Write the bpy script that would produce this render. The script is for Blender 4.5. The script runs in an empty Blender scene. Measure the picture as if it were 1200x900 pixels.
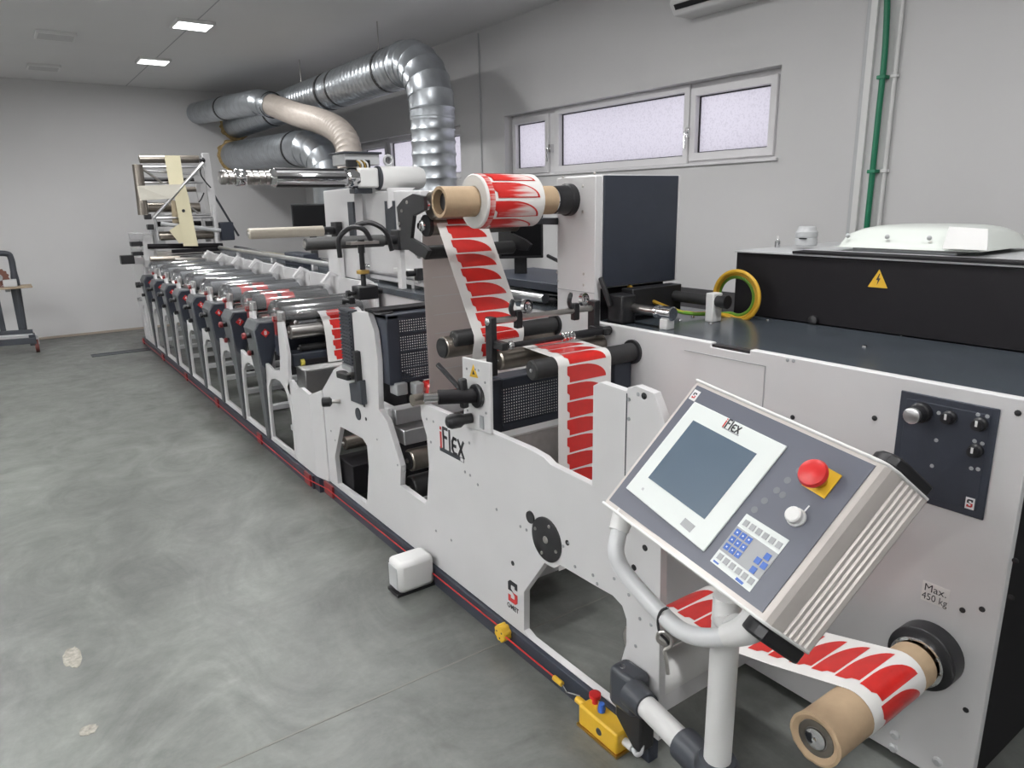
import bpy, bmesh, math, random
from mathutils import Vector, Matrix, geometry
random.seed(7)
SC = bpy.context.scene
COL = SC.collection
# ------------------------------------------------------------------ camera
YAW, PITCH, ROLL, FPX, CAMH = math.radians(35.32), math.radians(14.39), math.radians(-1.08), 832.0, 1.70
_f = Vector((math.sin(YAW)*math.cos(PITCH), math.cos(YAW)*math.cos(PITCH), -math.sin(PITCH)))
_r = Vector((math.cos(YAW), -math.sin(YAW), 0))
_u = _r.cross(_f)
CR = math.cos(ROLL)*_r + math.sin(ROLL)*_u
CU = -math.sin(ROLL)*_r + math.cos(ROLL)*_u
CF = _f
CAMP = Vector((0, 0, CAMH))
cam = bpy.data.objects.new('camera', bpy.data.cameras.new('camera'))
cam.data.sensor_fit = 'HORIZONTAL'; cam.data.sensor_width = 36.0; cam.data.lens = 36.0*FPX/1200.0
cam.data.clip_start = 0.05; cam.data.clip_end = 100
cam.matrix_world = Matrix(((CR.x, CU.x, -CF.x, 0), (CR.y, CU.y, -CF.y, 0), (CR.z, CU.z, -CF.z, CAMH), (0, 0, 0, 1)))
COL.objects.link(cam); SC.camera = cam
# ------------------------------------------------------------------ world, exposure
w = bpy.data.worlds.new('sky'); SC.world = w; w.use_nodes = True
bg = w.node_tree.nodes['Background']; bg.inputs[0].default_value = (0.96, 0.95, 1.0, 1); bg.inputs[1].default_value = 2.5
SC.view_settings.view_transform = 'Standard'; SC.view_settings.look = 'None'
SC.view_settings.exposure = 0.0; SC.view_settings.gamma = 1.0; SC.view_settings.use_curve_mapping = False
CEIL = 3.33
XW, YF, XL, YN = 4.17, 11.5, -4.6, -3.6       # right wall, far wall, left wall, near wall
# ceiling lamps: two lit in view, their row carried on unseen, left rows added
def lamp(x, y, p=27.5):
    l = bpy.data.lights.new('ceiling_lamp', 'AREA'); l.shape = 'RECTANGLE'; l.size = 0.27; l.size_y = 0.29
    l.energy = p; l.color = (1.0, 0.995, 0.99)
    o = bpy.data.objects.new('ceiling_lamp', l); o.location = (x, y, CEIL-0.075); COL.objects.link(o)
LAMPS = [(1.78, 7.45), (1.78, 9.42), (1.78, 5.45), (1.78, 3.45), (1.78, 1.45), (1.78, -0.6), (-1.3, 8.4), (-1.3, 5.4), (-1.3, 2.4), (-1.3, -0.6), (-3.4, 5.4), (-3.4, 1.4)]
for x, y in LAMPS: lamp(x, y)
# unseen lamps added left of the frame to brighten the ceiling
for x, y in LAMPS[6:]:
    l = bpy.data.lights.new('added_uplight', 'AREA'); l.shape = 'RECTANGLE'; l.size = 0.27; l.size_y = 1.2; l.energy = 46.0
    o = bpy.data.objects.new('added_uplight', l); o.location = (x, y, 2.62); o.rotation_euler = (math.pi, 0, 0); COL.objects.link(o)
# ------------------------------------------------------------------ helpers
def ray(px, py): return (px-600.0)*CR - (py-450.0)*CU + FPX*CF
def P(px, py, ax, val):
    """where the line of sight through a pixel of the photograph meets the plane ax = val"""
    d = ray(px, py); i = 'xyz'.index(ax)
    return CAMP + d*((val-CAMP[i])/d[i])
def PD(px, py, depth): return CAMP + ray(px, py)*(depth/FPX)
WL = {}
class MB:
    def __init__(s): s.v = []; s.f = []
    def add(s, vs, fs):
        b = len(s.v); s.v += [Vector(q) for q in vs]; s.f += [[b+i for i in f] for f in fs]; return s
    def box(s, a, b):
        x0, y0, z0 = a; x1, y1, z1 = b
        return s.add([(x0,y0,z0),(x1,y0,z0),(x1,y1,z0),(x0,y1,z0),(x0,y0,z1),(x1,y0,z1),(x1,y1,z1),(x0,y1,z1)],
              [(0,3,2,1),(4,5,6,7),(0,1,5,4),(1,2,6,5),(2,3,7,6),(3,0,4,7)])
    def obox(s, c, u, v, n):
        c, u, v, n = map(Vector, (c, u, v, n))
        return s.add([c-u-v-n, c+u-v-n, c+u+v-n, c-u+v-n, c-u-v+n, c+u-v+n, c+u+v+n, c-u+v+n],
              [(0,3,2,1),(4,5,6,7),(0,1,5,4),(1,2,6,5),(2,3,7,6),(3,0,4,7)])
    def bar(s, p0, p1, wd, ht, up=(0,0,1)):
        p0, p1 = Vector(p0), Vector(p1); d = (p1-p0); h = d/2; d = d.normalized(); up = Vector(up)
        a = d.cross(up)
        if a.length < 1e-4: a = d.cross(Vector((0,1,0)))
        a.normalize(); b = a.cross(d).normalized()
        return s.obox((p0+p1)/2, h, a*wd/2, b*ht/2)
    def lathe(s, p0, d, prof, n=24, caps=True):
        p0 = Vector(p0); d = Vector(d).normalized()
        a = d.cross(Vector((0,0,1)))
        if a.length < 1e-3: a = d.cross(Vector((1,0,0)))
        a.normalize(); b = d.cross(a)
        vs = []; fs = []
        for t, r in prof:
            for k in range(n):
                an = 2*math.pi*k/n; vs.append(p0+d*t+(a*math.cos(an)+b*math.sin(an))*r)
        for i in range(len(prof)-1):
            for k in range(n):
                k2 = (k+1) % n; fs.append((i*n+k, i*n+k2, (i+1)*n+k2, (i+1)*n+k))
        if caps:
            fs.append(tuple(range(n))[::-1]); fs.append(tuple((len(prof)-1)*n+k for k in range(n)))
        return s.add(vs, fs)
    def cyl(s, p0, p1, r, n=20, r2=None):
        p0, p1 = Vector(p0), Vector(p1); L = (p1-p0).length
        return s.lathe(p0, p1-p0, [(0, r), (L, r if r2 is None else r2)], n)
    def pipe(s, p0, p1, ro, ri, n=28):
        p0, p1 = Vector(p0), Vector(p1); L = (p1-p0).length
        return s.lathe(p0, p1-p0, [(0, ri), (0, ro), (L, ro), (L, ri), (0, ri)], n, caps=False)
    def tube(s, path, r, n=12, closed=False, caps=True):
        path = [Vector(p) for p in path]; m = len(path); vs = []; fs = []
        rr = r if isinstance(r, (list, tuple)) else [r]*m
        def tan(i):
            if closed: return (path[(i+1) % m]-path[i-1]).normalized()
            return (path[min(i+1, m-1)]-path[max(i-1, 0)]).normalized()
        t0 = tan(0); a = t0.cross(Vector((0,0,1)))
        if a.length < 0.05: a = t0.cross(Vector((1,0,0)))
        a.normalize()
        for i in range(m):
            t = tan(i); a = (a - t*a.dot(t)).normalized(); b = t.cross(a)
            for k in range(n):
                an = 2*math.pi*k/n; vs.append(path[i]+(a*math.cos(an)+b*math.sin(an))*rr[i])
        for i in range(m if closed else m-1):
            j = (i+1) % m
            for k in range(n):
                k2 = (k+1) % n; fs.append((i*n+k, i*n+k2, j*n+k2, j*n+k))
        if not closed and caps:
            fs.append(tuple(range(n))[::-1]); fs.append(tuple((m-1)*n+k for k in range(n)))
        return s.add(vs, fs)
    def plate(s, poly, O, U, V, N, holes=()):
        """polygon (with holes) in the plane O,U,V pushed along N"""
        O, U, V, N = map(Vector, (O, U, V, N))
        loops = [[Vector((q[0], q[1], 0)) for q in l] for l in [poly]+list(holes)]
        pts = [q for l in loops for q in l]; m = len(pts)
        tris = geometry.tessellate_polygon(loops)
        vs = [O+U*q.x+V*q.y for q in pts]; vs += [q+N for q in vs]
        fs = [tuple(t) for t in tris] + [tuple(i+m for i in t)[::-1] for t in tris]
        b = 0
        for l in loops:
            k = len(l)
            for i in range(k):
                j = (i+1) % k; fs.append((b+i, b+j, b+j+m, b+i+m))
            b += k
        return s.add(vs, fs)
    def yz(s, poly, x0, x1, holes=()):
        return s.plate(poly, (x0,0,0), (0,1,0), (0,0,1), (x1-x0,0,0), holes)
    def xz(s, poly, y0, y1, holes=()):
        return s.plate(poly, (0,y0,0), (1,0,0), (0,0,1), (0,y1-y0,0), holes)
    def sphere(s, c, r, n=14, m=8, sc=(1,1,1)):
        c = Vector(c); vs = []; fs = []
        for i in range(1, m):
            th = math.pi*i/m
            for k in range(n):
                an = 2*math.pi*k/n
                vs.append(c+Vector((math.sin(th)*math.cos(an)*sc[0], math.sin(th)*math.sin(an)*sc[1], math.cos(th)*sc[2]))*r)
        vs += [c+Vector((0,0,r*sc[2])), c-Vector((0,0,r*sc[2]))]; t = len(vs)-2
        for i in range(m-2):
            for k in range(n):
                k2 = (k+1) % n; fs.append((i*n+k, (i+1)*n+k, (i+1)*n+k2, i*n+k2))
        for k in range(n):
            k2 = (k+1) % n; fs.append((t, k, k2)); fs.append((t+1, (m-2)*n+k2, (m-2)*n+k))
        return s.add(vs, fs)
    def text(s, txt, size, O, U, V, depth=0.0012, align='CENTER', xs=1.0, bold=0.0):
        cu = bpy.data.curves.new('t', 'FONT'); cu.body = txt; cu.size = size; cu.align_x = align; cu.align_y = 'CENTER'; cu.offset = bold
        cu.resolution_u = 3
        ob = bpy.data.objects.new('t', cu); COL.objects.link(ob)
        dg = bpy.context.evaluated_depsgraph_get(); me = bpy.data.meshes.new_from_object(ob.evaluated_get(dg))
        O, U, V = Vector(O), Vector(U).normalized(), Vector(V).normalized(); N = U.cross(V)
        s.add([O+U*(q.co.x*xs)+V*q.co.y+N*depth for q in me.vertices], [tuple(p.vertices) for p in me.polygons])
        bpy.data.objects.remove(ob); bpy.data.curves.remove(cu); bpy.data.meshes.remove(me)
        return s
    def build(s, name, mat, parent=None, bevel=0, smooth=35, seg=2, kind=None, label=None):
        lo = Vector([min(v[i] for v in s.v) for i in range(3)]); hi = Vector([max(v[i] for v in s.v) for i in range(3)])
        c = (lo+hi)/2
        if parent is None: c.z = lo.z
        me = bpy.data.meshes.new(name); me.from_pydata([v-c for v in s.v], [], s.f)
        bm = bmesh.new(); bm.from_mesh(me); bmesh.ops.recalc_face_normals(bm, faces=bm.faces[:]); bm.to_mesh(me); bm.free()
        me.materials.append(mat)
        if smooth:
            for p in me.polygons: p.use_smooth = True
            me.set_sharp_from_angle(angle=math.radians(smooth))
        o = bpy.data.objects.new(name, me); COL.objects.link(o)
        if bevel:
            b = o.modifiers.new('bevel', 'BEVEL'); b.width = bevel; b.segments = seg; b.limit_method = 'ANGLE'; b.angle_limit = math.radians(40)
        if parent is not None:
            o.parent = parent; o.location = c - WL[parent.name]
        else: o.location = c
        WL[o.name] = c.copy()
        if kind: o['kind'] = kind
        if label: o['label'] = label
        return o
def tag(o, label, cat, group=None):
    o['label'] = label; o['category'] = cat
    if group: o['group'] = group
    return o
def thing(name, label, cat, loc=(0,0,0), group=None):
    o = bpy.data.objects.new(name, None); COL.objects.link(o); o.location = loc; o.empty_display_size = 0.05
    WL[o.name] = Vector(loc); return tag(o, label, cat, group)
def copy_tree(o, off=None, parent=None):
    c = o.copy(); COL.objects.link(c)
    if parent is not None: c.parent = parent
    if off is not None: c.location = o.location + Vector(off)
    for ch in list(o.children): copy_tree(ch, None, c)
    return c
def circ(cy, cz, r, n=24, a0=0, a1=360): return [(cy+r*math.cos(math.radians(a0+(a1-a0)*k/n)), cz+r*math.sin(math.radians(a0+(a1-a0)*k/n))) for k in range(n if a1-a0 == 360 else n+1)]
def bez(pts, n=8):
    """Catmull-Rom through points"""
    pts = [Vector(p) for p in pts]; q = [2*pts[0]-pts[1]]+pts+[2*pts[-1]-pts[-2]]; out = []
    for i in range(1, len(q)-2):
        for k in range(n):
            t = k/n; a, b, c, d = q[i-1], q[i], q[i+1], q[i+2]
            out.append(0.5*((2*b)+(c-a)*t+(2*a-5*b+4*c-d)*t*t+(3*b-a-3*c+d)*t**3))
    return out+[pts[-1]]
# ------------------------------------------------------------------ materials
def mat(name, col, rough=0.5, metal=0.0, var=0.0, scale=8.0, bump=0.0, bscale=200.0, coat=0.0, emit=None, spec=0.5):
    m = bpy.data.materials.new(name); m.use_nodes = True; nt = m.node_tree; b = nt.nodes['Principled BSDF']
    b.inputs['Base Color'].default_value = (*col, 1); b.inputs['Roughness'].default_value = rough; b.inputs['Metallic'].default_value = metal
    b.inputs['Coat Weight'].default_value = coat; b.inputs['Specular IOR Level'].default_value = spec
    tc = nt.nodes.new('ShaderNodeTexCoord')
    if var:
        nz = nt.nodes.new('ShaderNodeTexNoise'); nz.inputs['Scale'].default_value = scale; nz.inputs['Detail'].default_value = 5
        nt.links.new(tc.outputs['Object'], nz.inputs['Vector'])
        mp = nt.nodes.new('ShaderNodeMapRange'); mp.inputs[1].default_value = 0.3; mp.inputs[2].default_value = 0.7; mp.inputs[3].default_value = 1-var; mp.inputs[4].default_value = 1+var
        mx = nt.nodes.new('ShaderNodeVectorMath'); mx.operation = 'SCALE'; mx.inputs[0].default_value = col
        nt.links.new(nz.outputs[0], mp.inputs[0]); nt.links.new(mp.outputs[0], mx.inputs['Scale']); nt.links.new(mx.outputs[0], b.inputs['Base Color'])
    if bump:
        n2 = nt.nodes.new('ShaderNodeTexNoise'); n2.inputs['Scale'].default_value = bscale; n2.inputs['Detail'].default_value = 3
        bp = nt.nodes.new('ShaderNodeBump'); bp.inputs['Strength'].default_value = bump; bp.inputs['Distance'].default_value = 0.002
        nt.links.new(tc.outputs['Object'], n2.inputs['Vector']); nt.links.new(n2.outputs[0], bp.inputs['Height']); nt.links.new(bp.outputs[0], b.inputs['Normal'])
    if emit:
        b.inputs['Emission Color'].default_value = (*emit[:3], 1); b.inputs['Emission Strength'].default_value = emit[3]
    return m
M = {}
M['wall'] = mat('wall_paint', (0.67, 0.665, 0.665), 0.85, var=0.025, scale=1.3, bump=0.15, bscale=60)
M['ceil'] = mat('ceiling_paint', (0.76, 0.755, 0.755), 0.9, var=0.02, scale=1.0)
M['white'] = mat('white_powder_coat', (0.66, 0.655, 0.66), 0.42, var=0.02, scale=5, bump=0.05, bscale=700)
M['white2'] = mat('white_plastic', (0.74, 0.74, 0.73), 0.35)
M['pvc'] = mat('window_frame_plastic', (0.80, 0.79, 0.80), 0.3)
M['navy'] = mat('navy_powder_coat', (0.030, 0.036, 0.052), 0.45, var=0.06, scale=12)
M['slate'] = mat('slate_plastic', (0.040, 0.045, 0.055), 0.42, var=0.06, scale=14)
M['coverg'] = mat('grey_cover_plastic', (0.085, 0.091, 0.098), 0.42, var=0.05, scale=14)
M['black'] = mat('black_plastic', (0.014, 0.014, 0.016), 0.38)
M['blackm'] = mat('matte_black_paint', (0.007, 0.006, 0.008), 0.6, spec=0.3)
M['rubber'] = mat('rubber_roller', (0.022, 0.022, 0.023), 0.55)
M['steel'] = mat('brushed_steel', (0.52, 0.50, 0.48), 0.28, 1.0, var=0.08, scale=30)
M['chrome'] = mat('chrome', (0.75, 0.75, 0.76), 0.1, 1.0)
M['alu'] = mat('aluminium', (0.70, 0.70, 0.71), 0.3, 1.0, var=0.04, scale=20)
M['anod'] = mat('anodised_roller', (0.30, 0.27, 0.235), 0.32, 0.9, var=0.08, scale=25)
M['galv'] = mat('galvanised_steel', (0.50, 0.53, 0.56), 0.34, 0.92, var=0.12, scale=9)
M['kraft'] = mat('kraft_card', (0.45, 0.325, 0.205), 0.75, var=0.05, scale=30)
M['paper'] = mat('white_paper', (0.78, 0.77, 0.75), 0.4)
M['cream'] = mat('cream_paper', (0.78, 0.72, 0.50), 0.55, var=0.02)
M['red'] = mat('red_print', (0.58, 0.020, 0.016), 0.28, var=0.10, scale=18, coat=0.4)
M['redp'] = mat('red_plastic', (0.55, 0.020, 0.020), 0.35)
M['maroon'] = mat('maroon_plastic', (0.20, 0.018, 0.020), 0.4)
M['yellow'] = mat('yellow_plastic', (0.72, 0.44, 0.03), 0.4)
M['blue'] = mat('blue_plastic', (0.03, 0.11, 0.42), 0.4)
M['gold'] = mat('brass', (0.60, 0.40, 0.12), 0.35, 1.0)
M['hose'] = mat('pvc_hose', (0.56, 0.50, 0.45), 0.35, var=0.05, scale=20)
M['foam'] = mat('expanding_foam', (0.50, 0.36, 0.17), 0.9, var=0.25, scale=30, bump=0.8, bscale=60)
M['table'] = mat('dark_table_top', (0.055, 0.066, 0.078), 0.24, var=0.15, scale=5)
M['green'] = mat('green_pipe', (0.01, 0.20, 0.10), 0.4)
M['grey'] = mat('grey_plastic', (0.33, 0.34, 0.35), 0.45)
M['lgrey'] = mat('light_grey_paint', (0.50, 0.51, 0.52), 0.4)
M['consg'] = mat('console_overlay', (0.105, 0.112, 0.140), 0.45)
M['screen'] = mat('touch_screen', (0.085, 0.12, 0.16), 0.3)
M['bez'] = mat('console_bezel', (0.72, 0.76, 0.74), 0.4)
M['tint'] = mat('faded_print', (0.62, 0.47, 0.45), 0.45)
M['yg'] = mat('cable_yellow', (0.62, 0.36, 0.03), 0.45)
M['gcab'] = mat('cable_green', (0.16, 0.36, 0.04), 0.45)
M['lamp'] = mat('lamp_diffuser', (0.9, 0.9, 0.9), 0.5, emit=(1, 1, 1, 6.0))
M['lampoff'] = mat('lamp_diffuser_unlit', (0.52, 0.52, 0.52), 0.5)
M['print'] = mat('printed_ink', (0.03, 0.03, 0.035), 0.5)
M['ink_red'] = mat('printed_red', (0.50, 0.03, 0.03), 0.5)
M['ink_white'] = mat('printed_white', (0.75, 0.75, 0.75), 0.5)
M['mon'] = mat('monitor_glass', (0.004, 0.004, 0.005), 0.35, spec=0.15)
def clear_mat(name, tintc, alpha, haze=0.0):
    m = bpy.data.materials.new(name); m.use_nodes = True; nt = m.node_tree; b = nt.nodes['Principled BSDF']
    g = nt.nodes.new('ShaderNodeBsdfGlossy'); g.inputs['Roughness'].default_value = 0.12; g.inputs[0].default_value = (1, 1, 1, 1)
    t = nt.nodes.new('ShaderNodeBsdfTransparent'); t.inputs[0].default_value = (*tintc, 1)
    fr = nt.nodes.new('ShaderNodeFresnel'); fr.inputs[0].default_value = 1.5
    ad = nt.nodes.new('ShaderNodeMath'); ad.operation = 'ADD'; ad.inputs[1].default_value = alpha; ad.use_clamp = True
    mx = nt.nodes.new('ShaderNodeMixShader'); nt.nodes.remove(b)
    if haze:
        df = nt.nodes.new('ShaderNodeBsdfDiffuse'); df.inputs[0].default_value = (.8, .82, .84, 1); m2 = nt.nodes.new('ShaderNodeMixShader'); m2.inputs[0].default_value = haze
        nt.links.new(t.outputs[0], m2.inputs[1]); nt.links.new(df.outputs[0], m2.inputs[2]); t = m2
    nt.links.new(fr.outputs[0], ad.inputs[0]); nt.links.new(ad.outputs[0], mx.inputs[0]); nt.links.new(t.outputs[0], mx.inputs[1]); nt.links.new(g.outputs[0], mx.inputs[2])
    nt.links.new(mx.outputs[0], nt.nodes['Material Output'].inputs[0]); return m
M['clear'] = clear_mat('clear_acrylic', (0.92, 0.93, 0.95), 0.05, 0.08)
M['smoke'] = clear_mat('smoked_acrylic', (0.10, 0.10, 0.11), 0.08)
def frosted():
    m = bpy.data.materials.new('frosted_glass'); m.use_nodes = True; nt = m.node_tree; nt.nodes.remove(nt.nodes['Principled BSDF'])
    tc = nt.nodes.new('ShaderNodeTexCoord'); nz = nt.nodes.new('ShaderNodeTexNoise'); nz.inputs['Scale'].default_value = 75; nz.inputs['Detail'].default_value = 3
    rp = nt.nodes.new('ShaderNodeValToRGB'); rp.color_ramp.elements[0].position = 0.38; rp.color_ramp.elements[0].color = (0.545, 0.535, 0.565, 1)
    rp.color_ramp.elements[1].position = 0.5; rp.color_ramp.elements[1].color = (0.62, 0.61, 0.64, 1)
    tr = nt.nodes.new('ShaderNodeBsdfTranslucent'); gl = nt.nodes.new('ShaderNodeBsdfGlossy'); gl.inputs['Roughness'].default_value = 0.25
    mx = nt.nodes.new('ShaderNodeMixShader'); mx.inputs[0].default_value = 0.05
    nt.links.new(tc.outputs['Object'], nz.inputs['Vector']); nt.links.new(nz.outputs[0], rp.inputs[0]); nt.links.new(rp.outputs[0], tr.inputs[0])
    nt.links.new(tr.outputs[0], mx.inputs[1]); nt.links.new(gl.outputs[0], mx.inputs[2]); nt.links.new(mx.outputs[0], nt.nodes['Material Output'].inputs[0]); return m
M['frost'] = frosted()
def floor_mat():
    m = bpy.data.materials.new('polished_concrete'); m.use_nodes = True; nt = m.node_tree; b = nt.nodes['Principled BSDF']
    tc = nt.nodes.new('ShaderNodeTexCoord')
    def noise(sc, det, dist=0.0, stretch=(1, 1, 1)):
        mp = nt.nodes.new('ShaderNodeMapping'); mp.inputs['Scale'].default_value = stretch
        n = nt.nodes.new('ShaderNodeTexNoise'); n.inputs['Scale'].default_value = sc; n.inputs['Detail'].default_value = det; n.inputs['Distortion'].default_value = dist; n.inputs['Roughness'].default_value = 0.65
        nt.links.new(tc.outputs['Object'], mp.inputs[0]); nt.links.new(mp.outputs[0], n.inputs['Vector']); return n
    a = noise(0.9, 6, 0.8, (1, 0.6, 1)); c = noise(7, 8, 0.4); s = noise(3.2, 5, 1.5, (0.6, 2.2, 1))
    def mr(n, lo, hi, o0, o1):
        r = nt.nodes.new('ShaderNodeMapRange'); r.inputs[1].default_value = lo; r.inputs[2].default_value = hi; r.inputs[3].default_value = o0; r.inputs[4].default_value = o1
        nt.links.new(n.outputs[0], r.inputs[0]); return r
    def mul(x, y):
        k = nt.nodes.new('ShaderNodeMath'); k.operation = 'MULTIPLY'; nt.links.new(x.outputs[0], k.inputs[0]); nt.links.new(y.outputs[0], k.inputs[1]); return k
    d = noise(2.3, 9, 2.2, (1.0, 0.7, 1)); e = noise(38, 4, 0.3)
    t = mul(mul(mul(mul(mr(a, 0.3, 0.7, 0.74, 1.24), mr(c, 0.3, 0.7, 0.90, 1.10)), mr(s, 0.3, 0.75, 0.93, 1.09)), mr(d, 0.32, 0.68, 0.76, 1.26)), mr(e, 0.3, 0.7, 0.94, 1.06))
    v = nt.nodes.new('ShaderNodeVectorMath'); v.operation = 'SCALE'; v.inputs[0].default_value = (0.135, 0.142, 0.132)
    nt.links.new(t.outputs[0], v.inputs['Scale']); nt.links.new(v.outputs[0], b.inputs['Base Color'])
    nt.links.new(mr(c, 0.3, 0.7, 0.30, 0.48).outputs[0], b.inputs['Roughness'])
    b.inputs['Specular IOR Level'].default_value = 0.35
    return m
M['floor'] = floor_mat()
def perf_mat(name, col, pitch=0.0125, r=0.24):
    """perforated sheet: real see-through holes in a fine grid (x and z), in bands"""
    m = bpy.data.materials.new(name); m.use_nodes = True; nt = m.node_tree; b = nt.nodes['Principled BSDF']
    b.inputs['Base Color'].default_value = (*col, 1); b.inputs['Roughness'].default_value = 0.45
    tc = nt.nodes.new('ShaderNodeTexCoord'); sx = nt.nodes.new('ShaderNodeSeparateXYZ'); nt.links.new(tc.outputs['Object'], sx.inputs[0])
    def mth(op, a, bb=None):
        k = nt.nodes.new('ShaderNodeMath'); k.operation = op
        for i, q in enumerate((a, bb)):
            if q is None: continue
            if isinstance(q, (int, float)): k.inputs[i].default_value = q
            else: nt.links.new(q, k.inputs[i])
        return k.outputs[0]
    def cell(o): return mth('SUBTRACT', mth('FRACT', mth('DIVIDE', mth('ADD', o, 10.0), pitch)), 0.5)
    cx, cz = cell(sx.outputs[0]), cell(sx.outputs[2])
    d = mth('SQRT', mth('ADD', mth('MULTIPLY', cx, cx), mth('MULTIPLY', cz, cz)))
    hole = mth('LESS_THAN', d, r)
    t = nt.nodes.new('ShaderNodeBsdfTransparent'); mx = nt.nodes.new('ShaderNodeMixShader')
    nt.links.new(hole, mx.inputs[0]); nt.links.new(b.outputs[0], mx.inputs[1]); nt.links.new(t.outputs[0], mx.inputs[2])
    nt.links.new(mx.outputs[0], nt.nodes['Material Output'].inputs[0]); return m
M['perf'] = perf_mat('perforated_navy_sheet', (0.030, 0.036, 0.052))
def streak_mat():
    """red print that breaks into white streaks round a roll"""
    m = bpy.data.materials.new('streaky_red_print'); m.use_nodes = True; nt = m.node_tree; b = nt.nodes['Principled BSDF']
    tc = nt.nodes.new('ShaderNodeTexCoord'); mp = nt.nodes.new('ShaderNodeMapping'); mp.inputs['Scale'].default_value = (6, 90, 90)
    nz = nt.nodes.new('ShaderNodeTexNoise'); nz.inputs['Scale'].default_value = 1.0; nz.inputs['Detail'].default_value = 3
    sx = nt.nodes.new('ShaderNodeSeparateXYZ'); nt.links.new(tc.outputs['Object'], sx.inputs[0])
    r2 = nt.nodes.new('ShaderNodeMapRange'); r2.inputs[1].default_value = -0.06; r2.inputs[2].default_value = 0.10; r2.inputs[3].default_value = -0.35; r2.inputs[4].default_value = 0.30
    ad = nt.nodes.new('ShaderNodeMath'); ad.operation = 'ADD'
    rp = nt.nodes.new('ShaderNodeValToRGB'); rp.color_ramp.elements[0].position = 0.3; rp.color_ramp.elements[0].color = (0.58, 0.02, 0.016, 1); rp.color_ramp.elements[1].position = 0.62; rp.color_ramp.elements[1].color = (0.72, 0.62, 0.6, 1)
    nt.links.new(tc.outputs['Object'], mp.inputs[0]); nt.links.new(mp.outputs[0], nz.inputs['Vector']); nt.links.new(sx.outputs[0], r2.inputs[0])
    nt.links.new(nz.outputs[0], ad.inputs[0]); nt.links.new(r2.outputs[0], ad.inputs[1]); nt.links.new(ad.outputs[0], rp.inputs[0]); nt.links.new(rp.outputs[0], b.inputs['Base Color'])
    b.inputs['Roughness'].default_value = 0.4; return m
M['streak'] = streak_mat()
def waste_mat():
    m = bpy.data.materials.new('thin_waste_web'); m.use_nodes = True; nt = m.node_tree; b = nt.nodes['Principled BSDF']
    tc = nt.nodes.new('ShaderNodeTexCoord'); nz = nt.nodes.new('ShaderNodeTexNoise'); nz.inputs['Scale'].default_value = 4
    rp = nt.nodes.new('ShaderNodeValToRGB'); rp.color_ramp.elements[0].color = (0.70, 0.665, 0.645, 1); rp.color_ramp.elements[1].color = (0.74, 0.655, 0.63, 1)
    nt.links.new(tc.outputs['Object'], nz.inputs['Vector']); nt.links.new(nz.outputs[0], rp.inputs[0]); nt.links.new(rp.outputs[0], b.inputs['Base Color'])
    b.inputs['Roughness'].default_value = 0.4
    tl = nt.nodes.new('ShaderNodeBsdfTranslucent'); ms = nt.nodes.new('ShaderNodeMixShader'); ms.inputs[0].default_value = 0.4
    nt.links.new(rp.outputs[0], tl.inputs[0]); nt.links.new(b.outputs[0], ms.inputs[1]); nt.links.new(tl.outputs[0], ms.inputs[2]); nt.links.new(ms.outputs[0], nt.nodes['Material Output'].inputs[0]); return m
M['waste'] = waste_mat()
# ------------------------------------------------------------------ room shell
MB().box((XL, YN, -0.12), (XW, YF, 0)).build('floor', M['floor'], kind='structure', smooth=0)
MB().box((XL, YN, CEIL), (XW, YF, CEIL+0.15)).build('ceiling', M['ceil'], kind='structure', smooth=0)
MB().box((XL-0.2, YF, -0.12), (XW+0.3, YF+0.2, CEIL+0.15)).build('wall_far', M['wall'], kind='structure', smooth=0)
MB().box((XL-0.2, YN, -0.12), (XL, YF, CEIL+0.15)).build('wall_left', M['wall'], kind='structure', smooth=0)
MB().box((XL-0.2, YN-0.2, -0.12), (XW+0.3, YN, CEIL+0.15)).build('wall_near', M['wall'], kind='structure', smooth=0)
W1 = (2.905, 5.93, 1.94, 2.50); W2 = (6.75, 9.45, 1.94, 2.50)
def rect(w): return [(w[0], w[2]), (w[1], w[2]), (w[1], w[3]), (w[0], w[3])]
MB().yz([(YN, -0.12), (YF, -0.12), (YF, CEIL+0.15), (YN, CEIL+0.15)], XW, XW+0.3, [rect(W1), rect(W2)]).build('wall_right', M['wall'], kind='structure', smooth=0)
def window(name, w, panes):
    f = MB().yz(rect(w), XW+0.10, XW+0.17, [rect(p) for p in panes]).build(name, M['pvc'], kind='structure', bevel=0.004)
    for p in panes:
        MB().box((XW+0.13, p[0]-0.01, p[2]-0.01), (XW+0.14, p[1]+0.01, p[3]+0.01)).build('pane', M['frost'], f, smooth=0)
        a = (p[0]-0.05, p[1]+0.05, p[2]-0.055, p[3]+0.055)
        MB().yz(rect(a), XW+0.075, XW+0.10, [rect(p)]).build('sash', M['pvc'], f, bevel=0.005)
        MB().yz(rect((p[0]-.004, p[1]+.004, p[2]-.004, p[3]+.004)), XW+0.117, XW+0.128, [rect((p[0]+.008, p[1]-.008, p[2]+.008, p[3]-.008))]).build('gasket', M['black'], f, smooth=0)
    return f
win1 = window('window_1', W1, [(3.03, 3.645, 2.02, 2.41), (3.755, 5.20, 2.005, 2.445), (5.40, 5.86, 2.01, 2.415)])
win2 = window('window_2', W2, [(6.85, 7.45, 2.02, 2.41), (7.60, 8.55, 2.005, 2.445), (8.72, 9.35, 2.02, 2.41)])
for y in (3.70, 5.31):
    b = MB().box((XW+0.055, y-0.014, 2.13), (XW+0.10, y+0.014, 2.20)); b.cyl((XW+0.06, y, 2.165), (XW+0.035, y, 2.165), 0.008, 10); b.box((XW+0.026, y-0.009, 2.05), (XW+0.040, y+0.009, 2.172))
    b.build('window_handle', M['chrome'], win1, bevel=0.003)
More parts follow.
